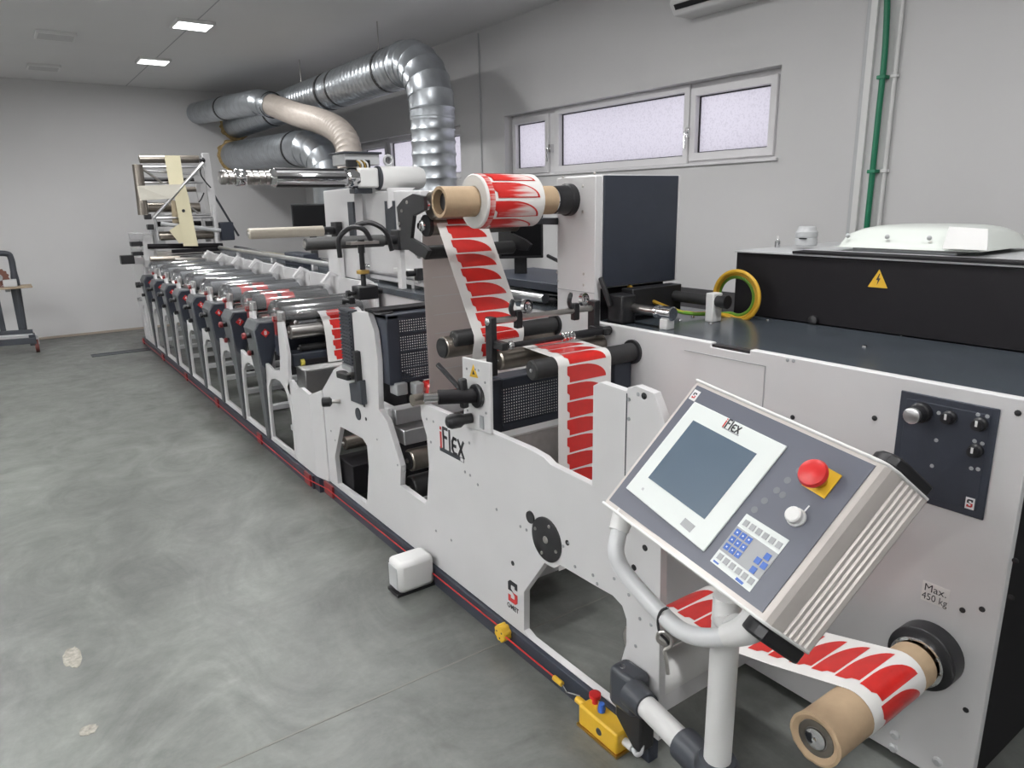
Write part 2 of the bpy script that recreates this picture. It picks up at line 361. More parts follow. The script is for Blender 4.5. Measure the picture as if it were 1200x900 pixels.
MB().box((XW-0.02, W1[0]-0.02, 1.925), (XW+0.10, W1[1]+0.02, 1.945)).build('window_sill', M['pvc'], win1, bevel=0.003)
# skirting line of grout and floor joints
MB().box((XL, YF-0.012, 0), (XW, YF, 0.03)).build('baseboard_far', mat('grout', (0.42, 0.36, 0.30), 0.9), kind='structure', smooth=0)
MB().box((XL, 2.06, 0.0), (XW, 2.068, 0.0012)).build('trim_1', mat('joint_filler', (0.17, 0.17, 0.155), 0.8), kind='structure', smooth=0)
g1 = MB(); g1.box((0.72, 9.64, 0), (1.62, 9.68, 0.006)); g1.box((0.72, 9.78, 0), (1.62, 9.82, 0.006)); g1.box((0.72, 9.68, 0), (1.62, 9.78, 0.003))
tag(g1.build('floor_channel_cover', M['slate'], smooth=0), 'dark metal channel cover strip let into the floor at the far end', 'floor cover')
rg = random.Random(3)
def patch(cx, cy, rx, ry, n=18):
    return [(cx+rx*math.cos(2*math.pi*k/n)*rg.uniform(.75, 1.1), cy+ry*math.sin(2*math.pi*k/n)*rg.uniform(.75, 1.1)) for k in range(n)]
m_ = MB(); m_.plate(patch(-0.012, 3.0, 0.035, 0.085), (0, 0, 0.0), (1,0,0), (0,1,0), (0,0,0.0015)); m_.plate(patch(-0.005, 2.50, 0.028, 0.03), (0, 0, 0), (1,0,0), (0,1,0), (0,0,0.0015))
m_.build('trim_2', mat('filler_spots', (0.27, 0.255, 0.22), 0.8, var=0.3, scale=60), kind='structure', smooth=0)
# ------------------------------------------------------------------ ceiling and wall fittings
def pendant(x, y, label):  # unseen fixture added to go with the lamps that brighten the ceiling
    t = thing('added_pendant', label, 'added light', (x, y, 2.63), 'unseen suspended lights added on the left')
    MB().box((x-.15, y-.62, 2.63), (x+.15, y+.62, 2.66)).build('tray', M['white2'], t, bevel=.004)
    MB().box((x-.13, y-.60, 2.624), (x+.13, y+.60, 2.63)).build('diffuser', M['lamp'], t, smooth=0)
    for d in (-.5, .5): MB().cyl((x-.14, y+d, 2.66), (x-.14, y+d, CEIL), .003, 6).build('wire', M['grey'], t)
MB().box((1.785, 4.0, CEIL-.0015), (1.795, YF, CEIL)).build('trim_3', M['grey'], kind='structure', smooth=0)
def ceiling_light(x, y, lit, label):
    if x < -1: return pendant(x, y, label)
    t = thing('ceiling_light', label, 'ceiling light', (x, y, CEIL), 'square ceiling lights')
    h = 0.165
    MB().plate([(-h,-h),(h,-h),(h,h),(-h,h)], (x, y, CEIL-0.03), (1,0,0), (0,1,0), (0,0,0.03), [[(-h+.02,-h+.02),(h-.02,-h+.02),(h-.02,h-.02),(-h+.02,h-.02)]]).build('frame', M['white2'], t, bevel=0.004)
    MB().box((x-h+.02, y-h+.02, CEIL-0.027), (x+h-.02, y+h-.02, CEIL-0.02)).build('diffuser', M['lamp'] if lit else M['lampoff'], t, smooth=0)
ceiling_light(1.78, 7.45, True, 'lit square ceiling light, the nearer of the two glowing ones')
ceiling_light(1.78, 9.42, True, 'lit square ceiling light, the farther one near the far wall')
ceiling_light(0.78, 8.55, False, 'unlit square ceiling light, the nearer of the two dark ones')
ceiling_light(0.78, 10.43, False, 'unlit square ceiling light, the farther one near the far wall')
WHERE = ['over printing unit 7', 'over the die-cutting unit', 'over the operator console', 'behind the photographer in the machine row', 'left of the far units', 'left of the near units', 'left of the photographer', 'behind the photographer on the left', 'by the left wall far down the hall', 'by the left wall beside the photographer']
for (x, y), wh in zip(LAMPS[2:], WHERE):
    ceiling_light(x, y, True, ('lit square ceiling light ' if x > -1 else 'added unseen long suspended light ')+wh)
t = thing('air_conditioner', 'white wall air conditioner high above the window with dark outlet slot', 'air conditioner', (XW, 2.95, 2.88))
MB().xz([(XW, 2.90), (XW-0.17, 2.90), (XW-0.22, 2.97), (XW-0.22, 3.17), (XW-0.18, 3.20), (XW, 3.20)], 2.72, 3.66).build('housing', M['white2'], t, bevel=0.01)
MB().xz([(XW-0.196, 2.932), (XW-0.216, 2.960), (XW-0.219, 2.957), (XW-0.199, 2.929)], 2.76, 3.62).build('outlet_slot', M['black'], t)
# conduits on the right wall
def wall_line(name, px0, px1, r, m, label, cat, bend=0.0, off=0.02):
    a = P(px0[0], px0[1], 'x', XW-off); b = P(px1[0], px1[1], 'x', XW-off); y = (a.y+b.y)/2
    return y
yg = P(1030, 134, 'x', XW-0.03).y
t = thing('green_pipe', 'dark green pipe running up the right wall, curving at the top', 'pipe', (XW-0.03, yg, 1.25))
pts = [(XW-0.035, yg+0.0, 1.25), (XW-0.035, yg, 1.7), (XW-0.035, yg, 2.1), (XW-0.035, yg-0.0, 2.45), (XW-0.035, yg+0.02, 2.75), (XW-0.035, yg+0.06, 3.05), (XW-0.035, yg+0.11, CEIL)]
MB().tube(bez(pts, 5), 0.016, 12).build('pipe', M['green'], t)
for z in (2.33, 1.83):
    MB().box((XW-0.055, yg-0.024, z-0.010), (XW-0.0, yg+0.024, z+0.010)).build('clip', M['green'], t, bevel=0.003)
yw = P(1044, 134, 'x', XW-0.02).y
t = thing('white_conduit', 'thin white conduit on the wall just right of the green pipe', 'conduit', (XW, yw, 1.2))
MB().tube([(XW-0.02, yw, 1.2), (XW-0.02, yw, CEIL)], 0.011, 10).build('tube', M['white2'], t)
for z in (2.33, 1.83): MB().box((XW-0.036, yw-0.017, z-0.009), (XW, yw+0.017, z+0.009)).build('clip', M['white2'], t, bevel=0.003)
yw = P(1008, 134, 'x', XW-0.01).y
tag(MB().box((XW-0.022, yw-0.012, 1.2), (XW, yw+0.012, CEIL)).build('cable_trunking', M['lgrey'], bevel=0.003), 'narrow grey cable trunking on the wall left of the green pipe', 'trunking')
yw = P(1013.5, 134, 'x', XW-0.01).y
tag(MB().box((XW-0.022, yw-0.02, 1.2), (XW, yw+0.02, CEIL)).build('cable_trunking', M['white2'], bevel=0.003), 'wider white cable trunking between the grey trunking and the green pipe', 'trunking')
yw = 6.33
tag(MB().tube([(XW-0.012, yw, 1.3), (XW-0.012, yw, CEIL-0.03)], 0.007, 10).build('grey_conduit', M['lgrey']), 'thin grey conduit running down the wall between the two windows', 'conduit')
# ------------------------------------------------------------------ ducts
def ribbed(path, r, pitch=0.085, amp=0.006, n=28):
    mb = MB(); path = [Vector(p) for p in path]
    L = [0]
    for a, b in zip(path, path[1:]): L.append(L[-1]+(b-a).length)
    out = []; rr = []; s = 0.0; i = 0; step = pitch/4; k = 0
    while s <= L[-1]:
        while i < len(path)-2 and L[i+1] < s: i += 1
        f = (s-L[i])/max(L[i+1]-L[i], 1e-6); out.append(path[i].lerp(path[i+1], f)); rr.append(r+(amp if k % 4 == 0 else 0)); s += step; k += 1
    return mb.tube(out, rr, n)
def arc3(c, a, b, r, n):   # from direction a to direction b round centre c
    return [Vector(c)+Vector(a)*r*math.cos(math.pi/2*k/n)+Vector(b)*r*math.sin(math.pi/2*k/n) for k in range(n+1)]
def band(t, c, d, r):
    d = Vector(d).normalized(); c = Vector(c); MB().lathe(c-d*0.022, d, [(0, r-.004), (0, r+0.006), (0.044, r+0.006), (0.044, r-.004)], 32, caps=False).build('clamp_band', M['black'], t)
def collar(t, c, r):
    mb = MB(); n = 40; c = Vector(c)
    vs = []; fs = []
    for k in range(n):
        a = 2*math.pi*k/n; q = rg.uniform(0.02, 0.055)
        for rr, dy in ((r-.01, -0.035), (r+q*.6, -0.03), (r+q, 0.0)):
            vs.append(c+Vector((rr*math.cos(a), dy, rr*math.sin(a))))
    for k in range(n):
        j = (k+1) % n
        for q in range(2): fs.append((k*3+q, j*3+q, j*3+q+1, k*3+q+1))
    mb.add(vs, fs).build('foam_collar', M['foam'], t)
def elbow(t, pts, r, n=28):
    # gored elbow: short straight gores with a raised seam between them
    mb = MB()
    pth = []; rr = []
    for i, p in enumerate(pts):
        p = Vector(p)
        tg = (Vector(pts[min(i+1, len(pts)-1)])-Vector(pts[max(i-1, 0)])).normalized()
        if 0 < i < len(pts)-1:
            pth += [p-tg*0.007, p, p+tg*0.007]; rr += [r+0.001, r+0.008, r+0.001]
        else: pth.append(p); rr.append(r+0.002)
    return mb.tube(pth, rr, n).build('elbow', M['galv'], t, smooth=24)
xa, za, ra = 3.18, 2.885, 0.185
ye = 6.0
t = thing('large_ventilation_duct', 'thickest galvanised spiral duct that runs from the far wall and turns straight down', 'duct', (xa, 8, za))
ribbed([(xa, YF, za), (xa, ye+0.05, za)], ra).build('spiral_pipe', M['galv'], t, smooth=24)
R = 0.42
el = [Vector((xa, ye-R*math.sin(a), za-R+R*math.cos(a))) for a in [math.pi/2*k/6 for k in range(7)]]
elbow(t, [(xa, ye+0.05, za)]+el+[(xa, ye-R, za-R-0.08)], ra+0.004)
ribbed([(xa, ye-R, za-R-0.06), (xa, ye-R, 1.25)], ra, 0.10, 0.008).build('vertical_pipe', M['galv'], t, smooth=24)
for y in (9.6, 7.75, 7.45, 6.33): band(t, (xa, y, za), (0,1,0), ra)
collar(t, (xa, YF, za), ra)
for px in ((352, 72), (443, 33)):
    p = P(px[0], px[1]+12, 'x', xa)
    MB().cyl((xa, p.y, za+ra-0.01), (xa, p.y, CEIL), 0.006, 8).build('hanger_rod', M['steel'], t)
t = thing('small_ventilation_duct', 'smaller galvanised duct, foremost on the far wall, ending in a beige flexible hose', 'duct', (2.7, 11.4, 3.0))
pB = [PD(231, 133, 10.3), PD(268, 127, 9.3), PD(298, 120.5, 8.55)]
pB[0] = P(231, 133, 'y', YF)
ribbed([pB[0], pB[2]], 0.142, 0.085, 0.004).build('spiral_pipe', M['galv'], t, smooth=24)
dB = (pB[2]-pB[0]).normalized()
fl = [PD(318, 123, 8.35), PD(330, 127.5, 8.1), PD(350, 135, 7.7), PD(372, 141, 7.3), PD(392, 150, 7.0), PD(404, 162, 6.85), PD(409, 178, 6.8), PD(410, 200, 6.8)]
elbow(t, [pB[2]-dB*0.02, PD(304, 120, 8.45), PD(311, 121, 8.39), fl[0]], 0.142)
band(t, pB[0].lerp(pB[2], 0.52), dB, 0.142); band(t, fl[0], fl[1]-fl[0], 0.142)
ribbed(bez(fl, 8), 0.115, 0.05, 0.012, 24).build('flexible_hose', M['hose'], t, smooth=60)
t = thing('lower_ventilation_duct', 'galvanised spiral duct lowest on the far wall, bending down behind the mandrel', 'duct', (3.1, 11.4, 2.4))
c0 = P(274, 183, 'y', YF); c1 = PD(352, 174, 8.45)
ribbed([c0, c1], 0.20, 0.085, 0.005).build('spiral_pipe', M['galv'], t, smooth=24)
dC = (c1-c0).normalized()
elbow(t, [c1-dC*0.02, PD(362, 175, 8.25), PD(372, 180, 8.1), PD(380, 189, 8.0), PD(385, 200, 7.95), PD(388, 215, 7.93)], 0.203)
MB().tube([PD(388, 214, 7.93), PD(391, 270, 8.2)], 0.2, 28).build('drop_pipe', M['galv'], t)
band(t, c1-dC*0.1, dC, 0.2); collar(t, c0, 0.2)
# ------------------------------------------------------------------ press: base rail
def pl(pts, x): return [(q.y, q.z) for q in (P(a, b, 'x', x) for a, b in pts)]
XF = 1.41            # outer face of the front section's side plate
XS = 1.375           # outer face of the printing units' side plates
XR = 2.0             # face of the rear plates
t = thing('press_base', 'long dark base rail at floor level under the whole operator side of the press', 'base rail', (1.38, 5, 0))
MB().box((1.358, 4.06, 0), (1.40, 10.22, 0.085)).build('kick_plate', M['navy'], t, bevel=0.003)
MB().yz([(3.98, 0), (4.06, 0), (4.06, 0.085), (3.98, 0.085)], 1.37, 1.42).build('kick_joint', M['navy'], t)
MB().box((1.393, 1.27, 0), (1.435, 3.98, 0.088)).build('kick_plate', M['navy'], t, bevel=0.003)
for y in (10.1, 8.8, 7.6, 6.37, 5.13, 4.13):
    MB().box((1.346, y-0.05, 0.012), (1.359, y+0.05, 0.089)).build('cord_guide', M['maroon'], t, bevel=0.003)
MB().box((1.380, 3.80, 0.02), (1.394, 3.93, 0.092)).build('cord_guide', M['maroon'], t, bevel=0.003)
MB().box((2.0, 4.0, 0), (2.05, 10.2, 0.6)).build('rear_kick', M['blackm'], t)  # black panel; its colour also holds the shade behind the arches
for y in (2.3, 3.3): MB().box((1.44, y, 0.05), (1.99, y+0.10, 0.11)).build('cross_member', M['white'], t, bevel=0.003)
# ------------------------------------------------------------------ printing units
NS, PITCH, Y8 = 8, 0.617, 4.92
def yc(i): return Y8+PITCH*(8-i)
RX = (1, 0, 0)
def label_slices(path, s0, pitch, xa, xb, off, n=9, up=True):
    """one fin-shaped label lying on a web path (list of (y,z)) from arc length s0"""
    L = [0]
    for a, b in zip(path, path[1:]): L.append(L[-1]+math.hypot(b[0]-a[0], b[1]-a[1]))
    def at(s):
        s = min(max(s, 0), L[-1]); i = 0
        while i < len(path)-2 and L[i+1] < s: i += 1
        f = (s-L[i])/max(L[i+1]-L[i], 1e-9); a, b = path[i], path[i+1]
        dy, dz = b[0]-a[0], b[1]-a[1]; l = math.hypot(dy, dz) or 1
        return (a[0]+dy*f + off*(-dz/l)*-1, a[1]+dz*f + off*(dy/l)*-1)
    h = pitch*0.90; mb = MB(); w = xb-xa
    rows = []
    for k in range(n+1):
        q = (k/n)**1.6; tt = q if up else 1-q
        y, z = at(s0+h*q)
        xr = xa+w*(0.33+0.67*math.sqrt(max(0, 1-(1-tt)**2.0)))
        notch = w*0.06 if tt > 0.66 else 0.0
        rows.append((xa+notch, xr, y, z))
    vs = []; fs = []
    for a, b, y, z in rows: vs += [(a, y, z), (b, y, z)]
    for k in range(n): fs.append((2*k, 2*k+1, 2*k+3, 2*k+2))
    return mb.add(vs, fs), L[-1]
def web_strip(path, x0, x1, th=0.0012):
    mb = MB(); vs = []; fs = []; n = len(path)
    for i, (y, z) in enumerate(path):
        a = path[max(i-1, 0)]; b = path[min(i+1, n-1)]; dy, dz = b[0]-a[0], b[1]-a[1]; l = math.hypot(dy, dz) or 1
        ny, nz = dz/l*th/2, -dy/l*th/2
        vs += [(x0, y+ny, z+nz), (x1, y+ny, z+nz), (x1, y-ny, z-nz), (x0, y-ny, z-nz)]
    for i in range(n-1):
        for k in range(4):
            j = (k+1) % 4; fs.append((i*4+k, i*4+j, (i+1)*4+j, (i+1)*4+k))
    fs += [(0,1,2,3), tuple((n-1)*4+k for k in range(4))]
    return mb.add(vs, fs)
def printed_web(name, label, path, x0, x1, pitch, group=None, s0=0.01, up=True, off=0.0012, cat='web'):
    path = [tuple(p) for p in path]
    cy = sum(p[0] for p in path)/len(path); cz = min(p[1] for p in path)
    t = thing(name, label, cat, ((x0+x1)/2, cy, cz), group)
    web_strip(path, x0, x1).build('paper', M['paper'], t)
    w = x1-x0; s = s0; tot = sum(math.hypot(b[0]-a[0], b[1]-a[1]) for a, b in zip(path, path[1:]))
    while s+pitch*0.90 < tot:
        mb, _ = label_slices(path, s, pitch, x0+w*0.16, x0+w*0.90, off, up=up)
        mb.build('label', M['red'], t)
        s += pitch
    return t
def roller(t, x0, x1, y, z, r, m, name='roller', ends=True, shaft=True, n=22):
    mb = MB(); c = 0.006
    mb.lathe((x0, y, z), RX, [(0, r-c), (c, r), (x1-x0-c, r), (x1-x0, r-c)], n)
    o = mb.build(name, m, t)
    if shaft:
        MB().cyl((x0-0.012, y, z), (x0+0.001, y, z), min(r*0.28, 0.012), 10).build('shaft_end', M['steel'], t)
    return o
def make_unit(i):
    y0 = yc(i)
    t = thing('printing_unit', 'x', 'printing unit', (1.6, y0, 0.0), 'printing units in a row along the press')
    # side plate: pier with the cover on it, arch, upper web
    out = [(.075, .09), (.075, .62), (.03, .68), (-.02, .66), (-.10, .655), (-.20, .635), (-.36, .66), (-.395, .76), (-.405, .985), (-.50, 1.0), (-.53, .90), (-.56, .80), (-.535, .70), (-.538, .62), (-.538, .09)]
    arch = [(-.05, .125), (-.50, .125), (-.535+.03, .22), (-.51, .40), (-.475, .50), (-.42, .555), (-.34, .585), (-.24, .585), (-.15, .56), (-.08, .50), (-.055, .40), (-.045, .25)]
    MB().yz([(y0+a, b) for a, b in out], XS, XS+0.022, [[(y0+a, b) for a, b in arch]]).build('side_plate', M['white'], t, bevel=0.003)
    # dark pointed cover on the pier
    mb = MB(); vs = []
    sec = [(.095, 1.362, 1.376, -.01, .055), (.50, 1.350, 1.385, -.03, .09), (.60, 1.340, 1.41, -.055, .11), (.82, 1.325, 1.475, -.065, .165), (.89, 1.318, 1.50, -.065, .18), (.945, 1.35, 1.505, -.05, .18)]
    for z, xa_, xb_, ya_, yb_ in sec: vs += [(xa_, y0+ya_, z), (xb_, y0+ya_, z), (xb_, y0+yb_, z), (xa_, y0+yb_, z)]
    fs = [(0,1,2,3), tuple(len(vs)-4+k for k in range(4))]
    for q in range(len(sec)-1):
        for k in range(4):
            j = (k+1) % 4; fs.append((q*4+k, q*4+j, q*4+4+j, q*4+4+k))
    MB().add(vs, fs).build('pointed_cover', M['coverg'], t, bevel=0.006)
    fc = [(1.372, .50), (1.395, .62), (1.47, .82), (1.492, .885), (1.492, .935), (1.36, .935), (1.326, .885), (1.332, .82), (1.350, .66)]
    vs = []
    for e in (-.003, .004):
        for x, z in fc: vs.append((x, y0-(.03 if z < .55 else .056 if z < .7 else .066)+e, z))
    nf = len(fc); MB().add(vs, [tuple(range(nf)), tuple(range(nf, 2*nf))[::-1]]+[(k, (k+1) % nf, (k+1) % nf+nf, k+nf) for k in range(nf)]).build('dark_facing', M['navy'], t)
    b = MB(); r_ = .030; b.plate([(-r_, 0), (0, -r_), (r_, 0), (0, r_)], (1.392, y0-0.0695, .868), (1,0,0), (0,0,1), (0,-.004,0))
    bd = b.build('number_badge', M['redp'], t)
    MB().text(str(i), 0.040, (1.392, y0-0.074, .868), (1,0,0), (0,0,1), align='CENTER', bold=0.0006).build('number', M['ink_white'], bd, smooth=0)
    # knobs on the operator side
    kb = MB(); kb.cyl((1.325, y0+.04, .845), (1.292, y0+.04, .845), .020, 12); k_ = kb.build('knob', M['black'], t)
    MB().lathe((1.292, y0+.04, .845), (-1,0,0), [(0,.018),(.006,.024),(.022,.022),(.028,.014)], 10).build('knob_cap', M['maroon' if i >= 7 else 'black'], k_)
    kb = MB(); kb.cyl((1.342, y0+.06, .72), (1.318, y0+.06, .72), .018, 12); k_ = kb.build('knob', M['black'], t)
    MB().lathe((1.318, y0+.06, .72), (-1,0,0), [(0,.016),(.006,.020),(.018,.018),(.022,.012)], 10).build('knob_cap', M['maroon' if i >= 7 else 'black'], k_)
    # rear plate with bent bracket, lower dark panel
    MB().yz([(y0-.55, .55), (y0+.062, .55), (y0+.062, 1.19), (y0-.55, 1.19)], XR, XR+0.02).build('rear_plate', M['white'], t)
    yb = y0-.47
    MB().xz([(XR+.03, 1.195), (XR-.03, 1.225), (XR-.10, 1.15), (XR-.085, 1.14), (XR-.025, 1.20), (XR+.03, 1.175)], yb, yb+.035).build('hinge_bracket', M['white'], t)
    # clear hood
    mb = MB(); n = 12; yy = y0-.40; zz = 1.01; r = .105; vs = []; fs = []; xs = [1.345, 1.362, 1.385, 1.97]; rs = [r-.03, r-.008, r, r]
    for x, rr in zip(xs, rs):
        for k in range(n+1):
            a = math.pi*k/n; vs.append((x, yy-rr*math.cos(a)*1.05, zz+rr*math.sin(a)*1.15))
    for q in range(3):
        for k in range(n): b0 = q*(n+1)+k; fs.append((b0, b0+1, b0+n+2, b0+n+1))
    mb.add(vs, fs); c_ = len(mb.v); mb.add([vs[k] for k in range(n+1)], [tuple(range(n+1))])
    mb.build('clear_hood', M['clear'], t)
    # print rollers
    if i == 8:
        roller(t, 1.43, 1.97, y0-.36, 1.02, .055, M['rubber'], 'impression_roller')
    else:
        pc = roller(t, 1.43, 1.97, y0-.36, 1.035, .058, M['rubber' if i == 7 else 'coverg'], 'plate_cylinder')
        if i >= 6:
            q = MB(); 
            for xx in (1.50, 1.62): q.lathe((xx, y0-.36, 1.035), RX, [(0, .0585), (0, .0592), (.09, .0592), (.09, .0585)], 20, caps=False)
            q.build('printing_plate', M['red'], pc)
    roller(t, 1.43, 1.97, y0-.22, .95, .050, M['chrome'], 'anilox_roller')
    roller(t, 1.43, 1.97, y0-.46, .92, .045, M['steel'], 'guide_roller')
    q = MB(); q.box((1.435, y0-.33, .72), (1.97, y0-.12, .86)); q.build('ink_tray', M['navy'], t, bevel=.006)
    q = MB(); q.box((1.40, y0-.30, .88), (1.43, y0-.25, .97)); q.build('bearing_block', M['maroon'], t, bevel=.004)
    q = MB(); q.box((1.40, y0-.42, .96), (1.43, y0-.33, 1.05)); q.build('bearing_block', M['steel'], t, bevel=.006)
    q = MB(); q.cyl((1.42, y0-.29, .99), (1.385, y0-.29, .99), .018, 12); q.build('adjusting_screw', M['redp'], t)
    for z in (.20, .40):
        MB().box((1.46, y0-.26, z), (1.99, y0-.20, z+.035)).build('cross_bar', M['lgrey'], t)
    q = MB(); q.box((1.396, y0+.0, .60), (1.46, y0+.055, .90)); q.build('drive_housing', M['white'], t)
    t['label'] = 'printing unit with red badge %d, ' % i + ['farthest from the camera', 'second from the far end', 'third from the far end', 'fourth from the far end', 'fourth from the die-cutting unit', 'third from the die-cutting unit', 'second from the die-cutting unit', 'nearest to the die-cutting unit'][i-1]
    return t
for i in range(1, 9): make_unit(i)
# last (transition) cabinet: bent white side panel and boxed blower between unit 8 and the die-cutting unit
t = thing('transition_panel', 'white bent side panel between printing unit 8 and the die-cutting unit', 'side panel', (1.40, 4.1, 0.09))
pp = [(P(339, 455, 'x', XS).y, .09)] + [(4.38, .60), (4.25, .585), (4.15, .617), (4.03, .612)]
MB().yz([(4.375, .09), (4.375, .50), (4.44, .58), (4.35, .64), (4.25, .60), (4.17, .625), (4.03, .61), (4.03, .09)], XS, XS+.022).build('flat_panel', M['white'], t, bevel=.003)
MB().plate([(0, .09), (.13, .09), (.135, .66), (0, .61)], (XS, 4.03, 0), (.2, -1, 0), (0,0,1), (.022, .0, 0)).build('bent_panel', M['white'], t, bevel=.003)
a = P(346, 421.5, 'x', 1.46); b = P(358, 439.5, 'x', 1.46)
zt = (a.z+b.z)/2
t = thing('blower_box', 'white topped box with brushed sides below the red web beside unit 8', 'box', (1.7, (a.y+b.y)/2, zt-.18))
MB().box((1.46, b.y, zt-.17), (1.96, a.y, zt-.012)).build('body', M['alu'], t, bevel=.003)
MB().box((1.455, b.y-.004, zt-.012), (1.965, a.y+.004, zt)).build('lid', M['white2'], t, bevel=.003)
MB().bar((1.50, a.y-.05, zt+.022), (1.98, a.y-.05, zt+.022), .045, .035).build('slide_bar', M['blackm'], t, bevel=.003)
MB().cyl((1.475, a.y-.05, zt+.022), (1.50, a.y-.05, zt+.022), .022, 14).build('yellow_knob', mat('dull_yellow', (.42, .36, .05), .5), t)
# red web running down between unit 8 and the die-cutting unit
yw = b.y+.02
pth = [(yw+.28, 1.045), (yw+.20, 1.04), (yw+.13, 1.015), (yw+.085, .97), (yw+.06, .90), (yw+.045, zt+.01)]
printed_web('printed_web', 'red printed web running down beside printing unit 8 above the white box', pth, 1.64, 1.93, .068, s0=.004, off=.0015)
t = thing('web_guide_rollers', 'dark and chrome rollers carrying the red web beside unit 8', 'rollers', (1.7, yw+.2, .9))
roller(t, 1.46, 1.97, yw+.30, .985, .055, M['rubber'], 'rubber_roller')
roller(t, 1.50, 1.97, yw+.185, .94, .048, M['chrome'], 'chrome_roller')
roller(t, 1.50, 1.97, yw+.17, .80, .025, M['rubber'], 'idle_roller')
MB().box((1.465, yw+.12, .90), (1.50, yw+.22, .99)).build('bearing_block', M['steel'], t, bevel=.008)
MB().box((1.43, yw+.10, .70), (1.99, yw+.36, .78)).build('carrier_beam', M['navy'], t, bevel=.005)
# ------------------------------------------------------------------ far end: infeed frame and turner-bar tower
t = thing('infeed_stand', 'white side frame with slots at the far end of the press beyond unit 1', 'frame', (1.6, 9.8, 0))
MB().yz([(9.32, .09), (10.05, .09), (10.2, .50), (10.2, 1.15), (9.42, 1.15), (9.42, .70), (9.32, .62)], XS, XS+.022, [[(9.55, .18), (9.66, .18), (9.66, .55), (9.55, .50)], [(9.8, .18), (9.92, .18), (9.97, .5), (9.8, .55)]]).build('side_plate', M['white'], t, bevel=.003)
MB().yz([(9.3, .1), (10.2, .1), (10.2, 1.15), (9.3, 1.15)], XR, XR+.02).build('rear_plate', M['white'], t)
MB().box((1.40, 9.5, .95), (1.99, 9.58, 1.02)).build('cross_bar', M['white'], t)
MB().cyl((1.36, 9.75, .80), (1.31, 9.75, .80), .035, 14).build('knob', M['black'], t)
MB().cyl((1.36, 9.8, .62), (1.31, 9.8, .62), .025, 14).build('chrome_stud', M['chrome'], t)
# control block at its side
t = thing('infeed_control_block', 'stack of steel and black blocks with a dark motor at the press far corner', 'control block', (1.4, 9.45, 1.05))
q0 = P(155, 298, 'y', 9.4)
def px_box(name, m, par, x0, y0, x1, y1, yn, dep=.12, bev=.004):
    a_ = P(x0, y1, 'y', yn); b_ = P(x1, y0, 'y', yn)
    return MB().box((a_.x, yn, a_.z), (b_.x, yn+dep, b_.z)).build(name, m, par, bevel=bev)
for (x0, y0, x1, y1, m) in ((153, 273, 167, 282, 'alu'), (154, 283, 167, 289, 'black'), (155, 290, 168, 294, 'alu'), (156, 295, 168, 300, 'black'), (157, 301, 169, 310, 'alu')):
    px_box('block', M[m], t, x0, y0, x1, y1, 9.35)
px_box('motor', M['black'], t, 143, 299, 157, 310, 9.33)
px_box('bracket', M['white'], t, 168, 274, 180, 306, 9.36)
px_box('column', M['lgrey'], t, 180, 268, 192, 290, 9.36)
YT = 9.25
def TP(px, py): return P(px, py, 'y', YT)
z0 = P(200, 300, 'y', YT).z
t = thing('turner_bar_tower', 'aluminium tower of crossed bars and rollers at the far end carrying a cream paper web', 'web tower', (1.8, YT, 1.15))
def rod(pa, pb, r, m='alu', dy=0.0, name='bar'):
    a_, b_ = TP(*pa), TP(*pb); o = Vector((0, dy, 0)); return MB().cyl(a_+o, b_+o, r, 12).build(name, M[m], t)
rod((165, 186), (235, 186), .045, 'anod', .10, 'top_roller')
rod((161, 193), (168, 252), .055, 'anod', 0, 'upright_roller')
rod((178, 256), (237, 191), .020, 'alu', -.06, 'diagonal_bar')
rod((167, 197), (191, 214), .014, 'steel', .05, 'brace')
rod((167, 195), (247, 195), .013, 'alu', .16, 'cross_rod')
rod((170, 199), (236, 204), .012, 'alu', .12, 'cross_rod')
rod((171, 213.5), (240, 213.5), .014, 'alu', .12, 'cross_rod')
rod((171, 211), (232, 211), .034, 'blackm', .22, 'dark_roller')
rod((176, 243), (238, 243), .055, 'anod', .18, 'dark_roller')
rod((186, 251.5), (247, 251.5), .012, 'alu', .05, 'cross_rod')
rod((180, 256), (254, 254), .014, 'alu', .02, 'cross_rod')
rod((188, 262), (258, 270), .024, 'lgrey', -.02, 'slanted_rod')
rod((188, 277), (252, 275), .052, 'anod', .10, 'lower_roller')
rod((188, 263), (240, 262), .030, 'blackm', .2, 'dark_roller')
rod((182, 257), (186, 282), .016, 'alu', 0, 'post')
rod((222, 240), (236, 251), .012, 'steel', .1, 'brace')
for a_, b_, wd, dy in (((243, 179), (258, 287), .085, .10), ((238, 214), (251, 284), .06, .28), ((250, 240), (254, 285), .035, .0)):
    MB().bar(TP(*a_)+Vector((0, dy, 0)), TP(*b_)+Vector((0, dy, 0)), wd, .04, (0,1,0)).build('upright', M['white'], t, bevel=.004)
rod((174, 289), (262, 288), .03, 'blackm', .05, 'dark_roller')
rod((172, 303), (206, 302), .035, 'anod', -.22, 'chrome_roller')
rod((200, 303), (262, 303), .022, 'steel', -.25, 'guide_rod')
rod((186, 222), (236, 221), .030, 'anod', .3, 'dark_roller')
rod((170, 206), (178, 256), .012, 'alu', .2, 'post')
rod((191, 214), (233, 250), .010, 'alu', .3, 'brace')
rod((196, 300), (250, 297), .018, 'chrome', -.1, 'guide_rod')
for px, py in ((176, 266), (173, 254), (227, 279), (245, 262), (232, 297)):
    c = TP(px, py); MB().box((c.x-.035, c.y-.04, c.z-.03), (c.x+.035, c.y+.04, c.z+.03)).build('clamp_block', M['black'], t, bevel=.006)
MB().bar(TP(252, 222)+Vector((0, .2, 0)), TP(285, 277)+Vector((0, .2, 0)), .022, .022, (0,1,0)).build('stay', M['slate'], t)
MB().tube(bez([TP(236, 190), TP(235, 203), TP(240, 212), TP(247, 220)], 6), .008, 8).build('cable', M['black'], t)
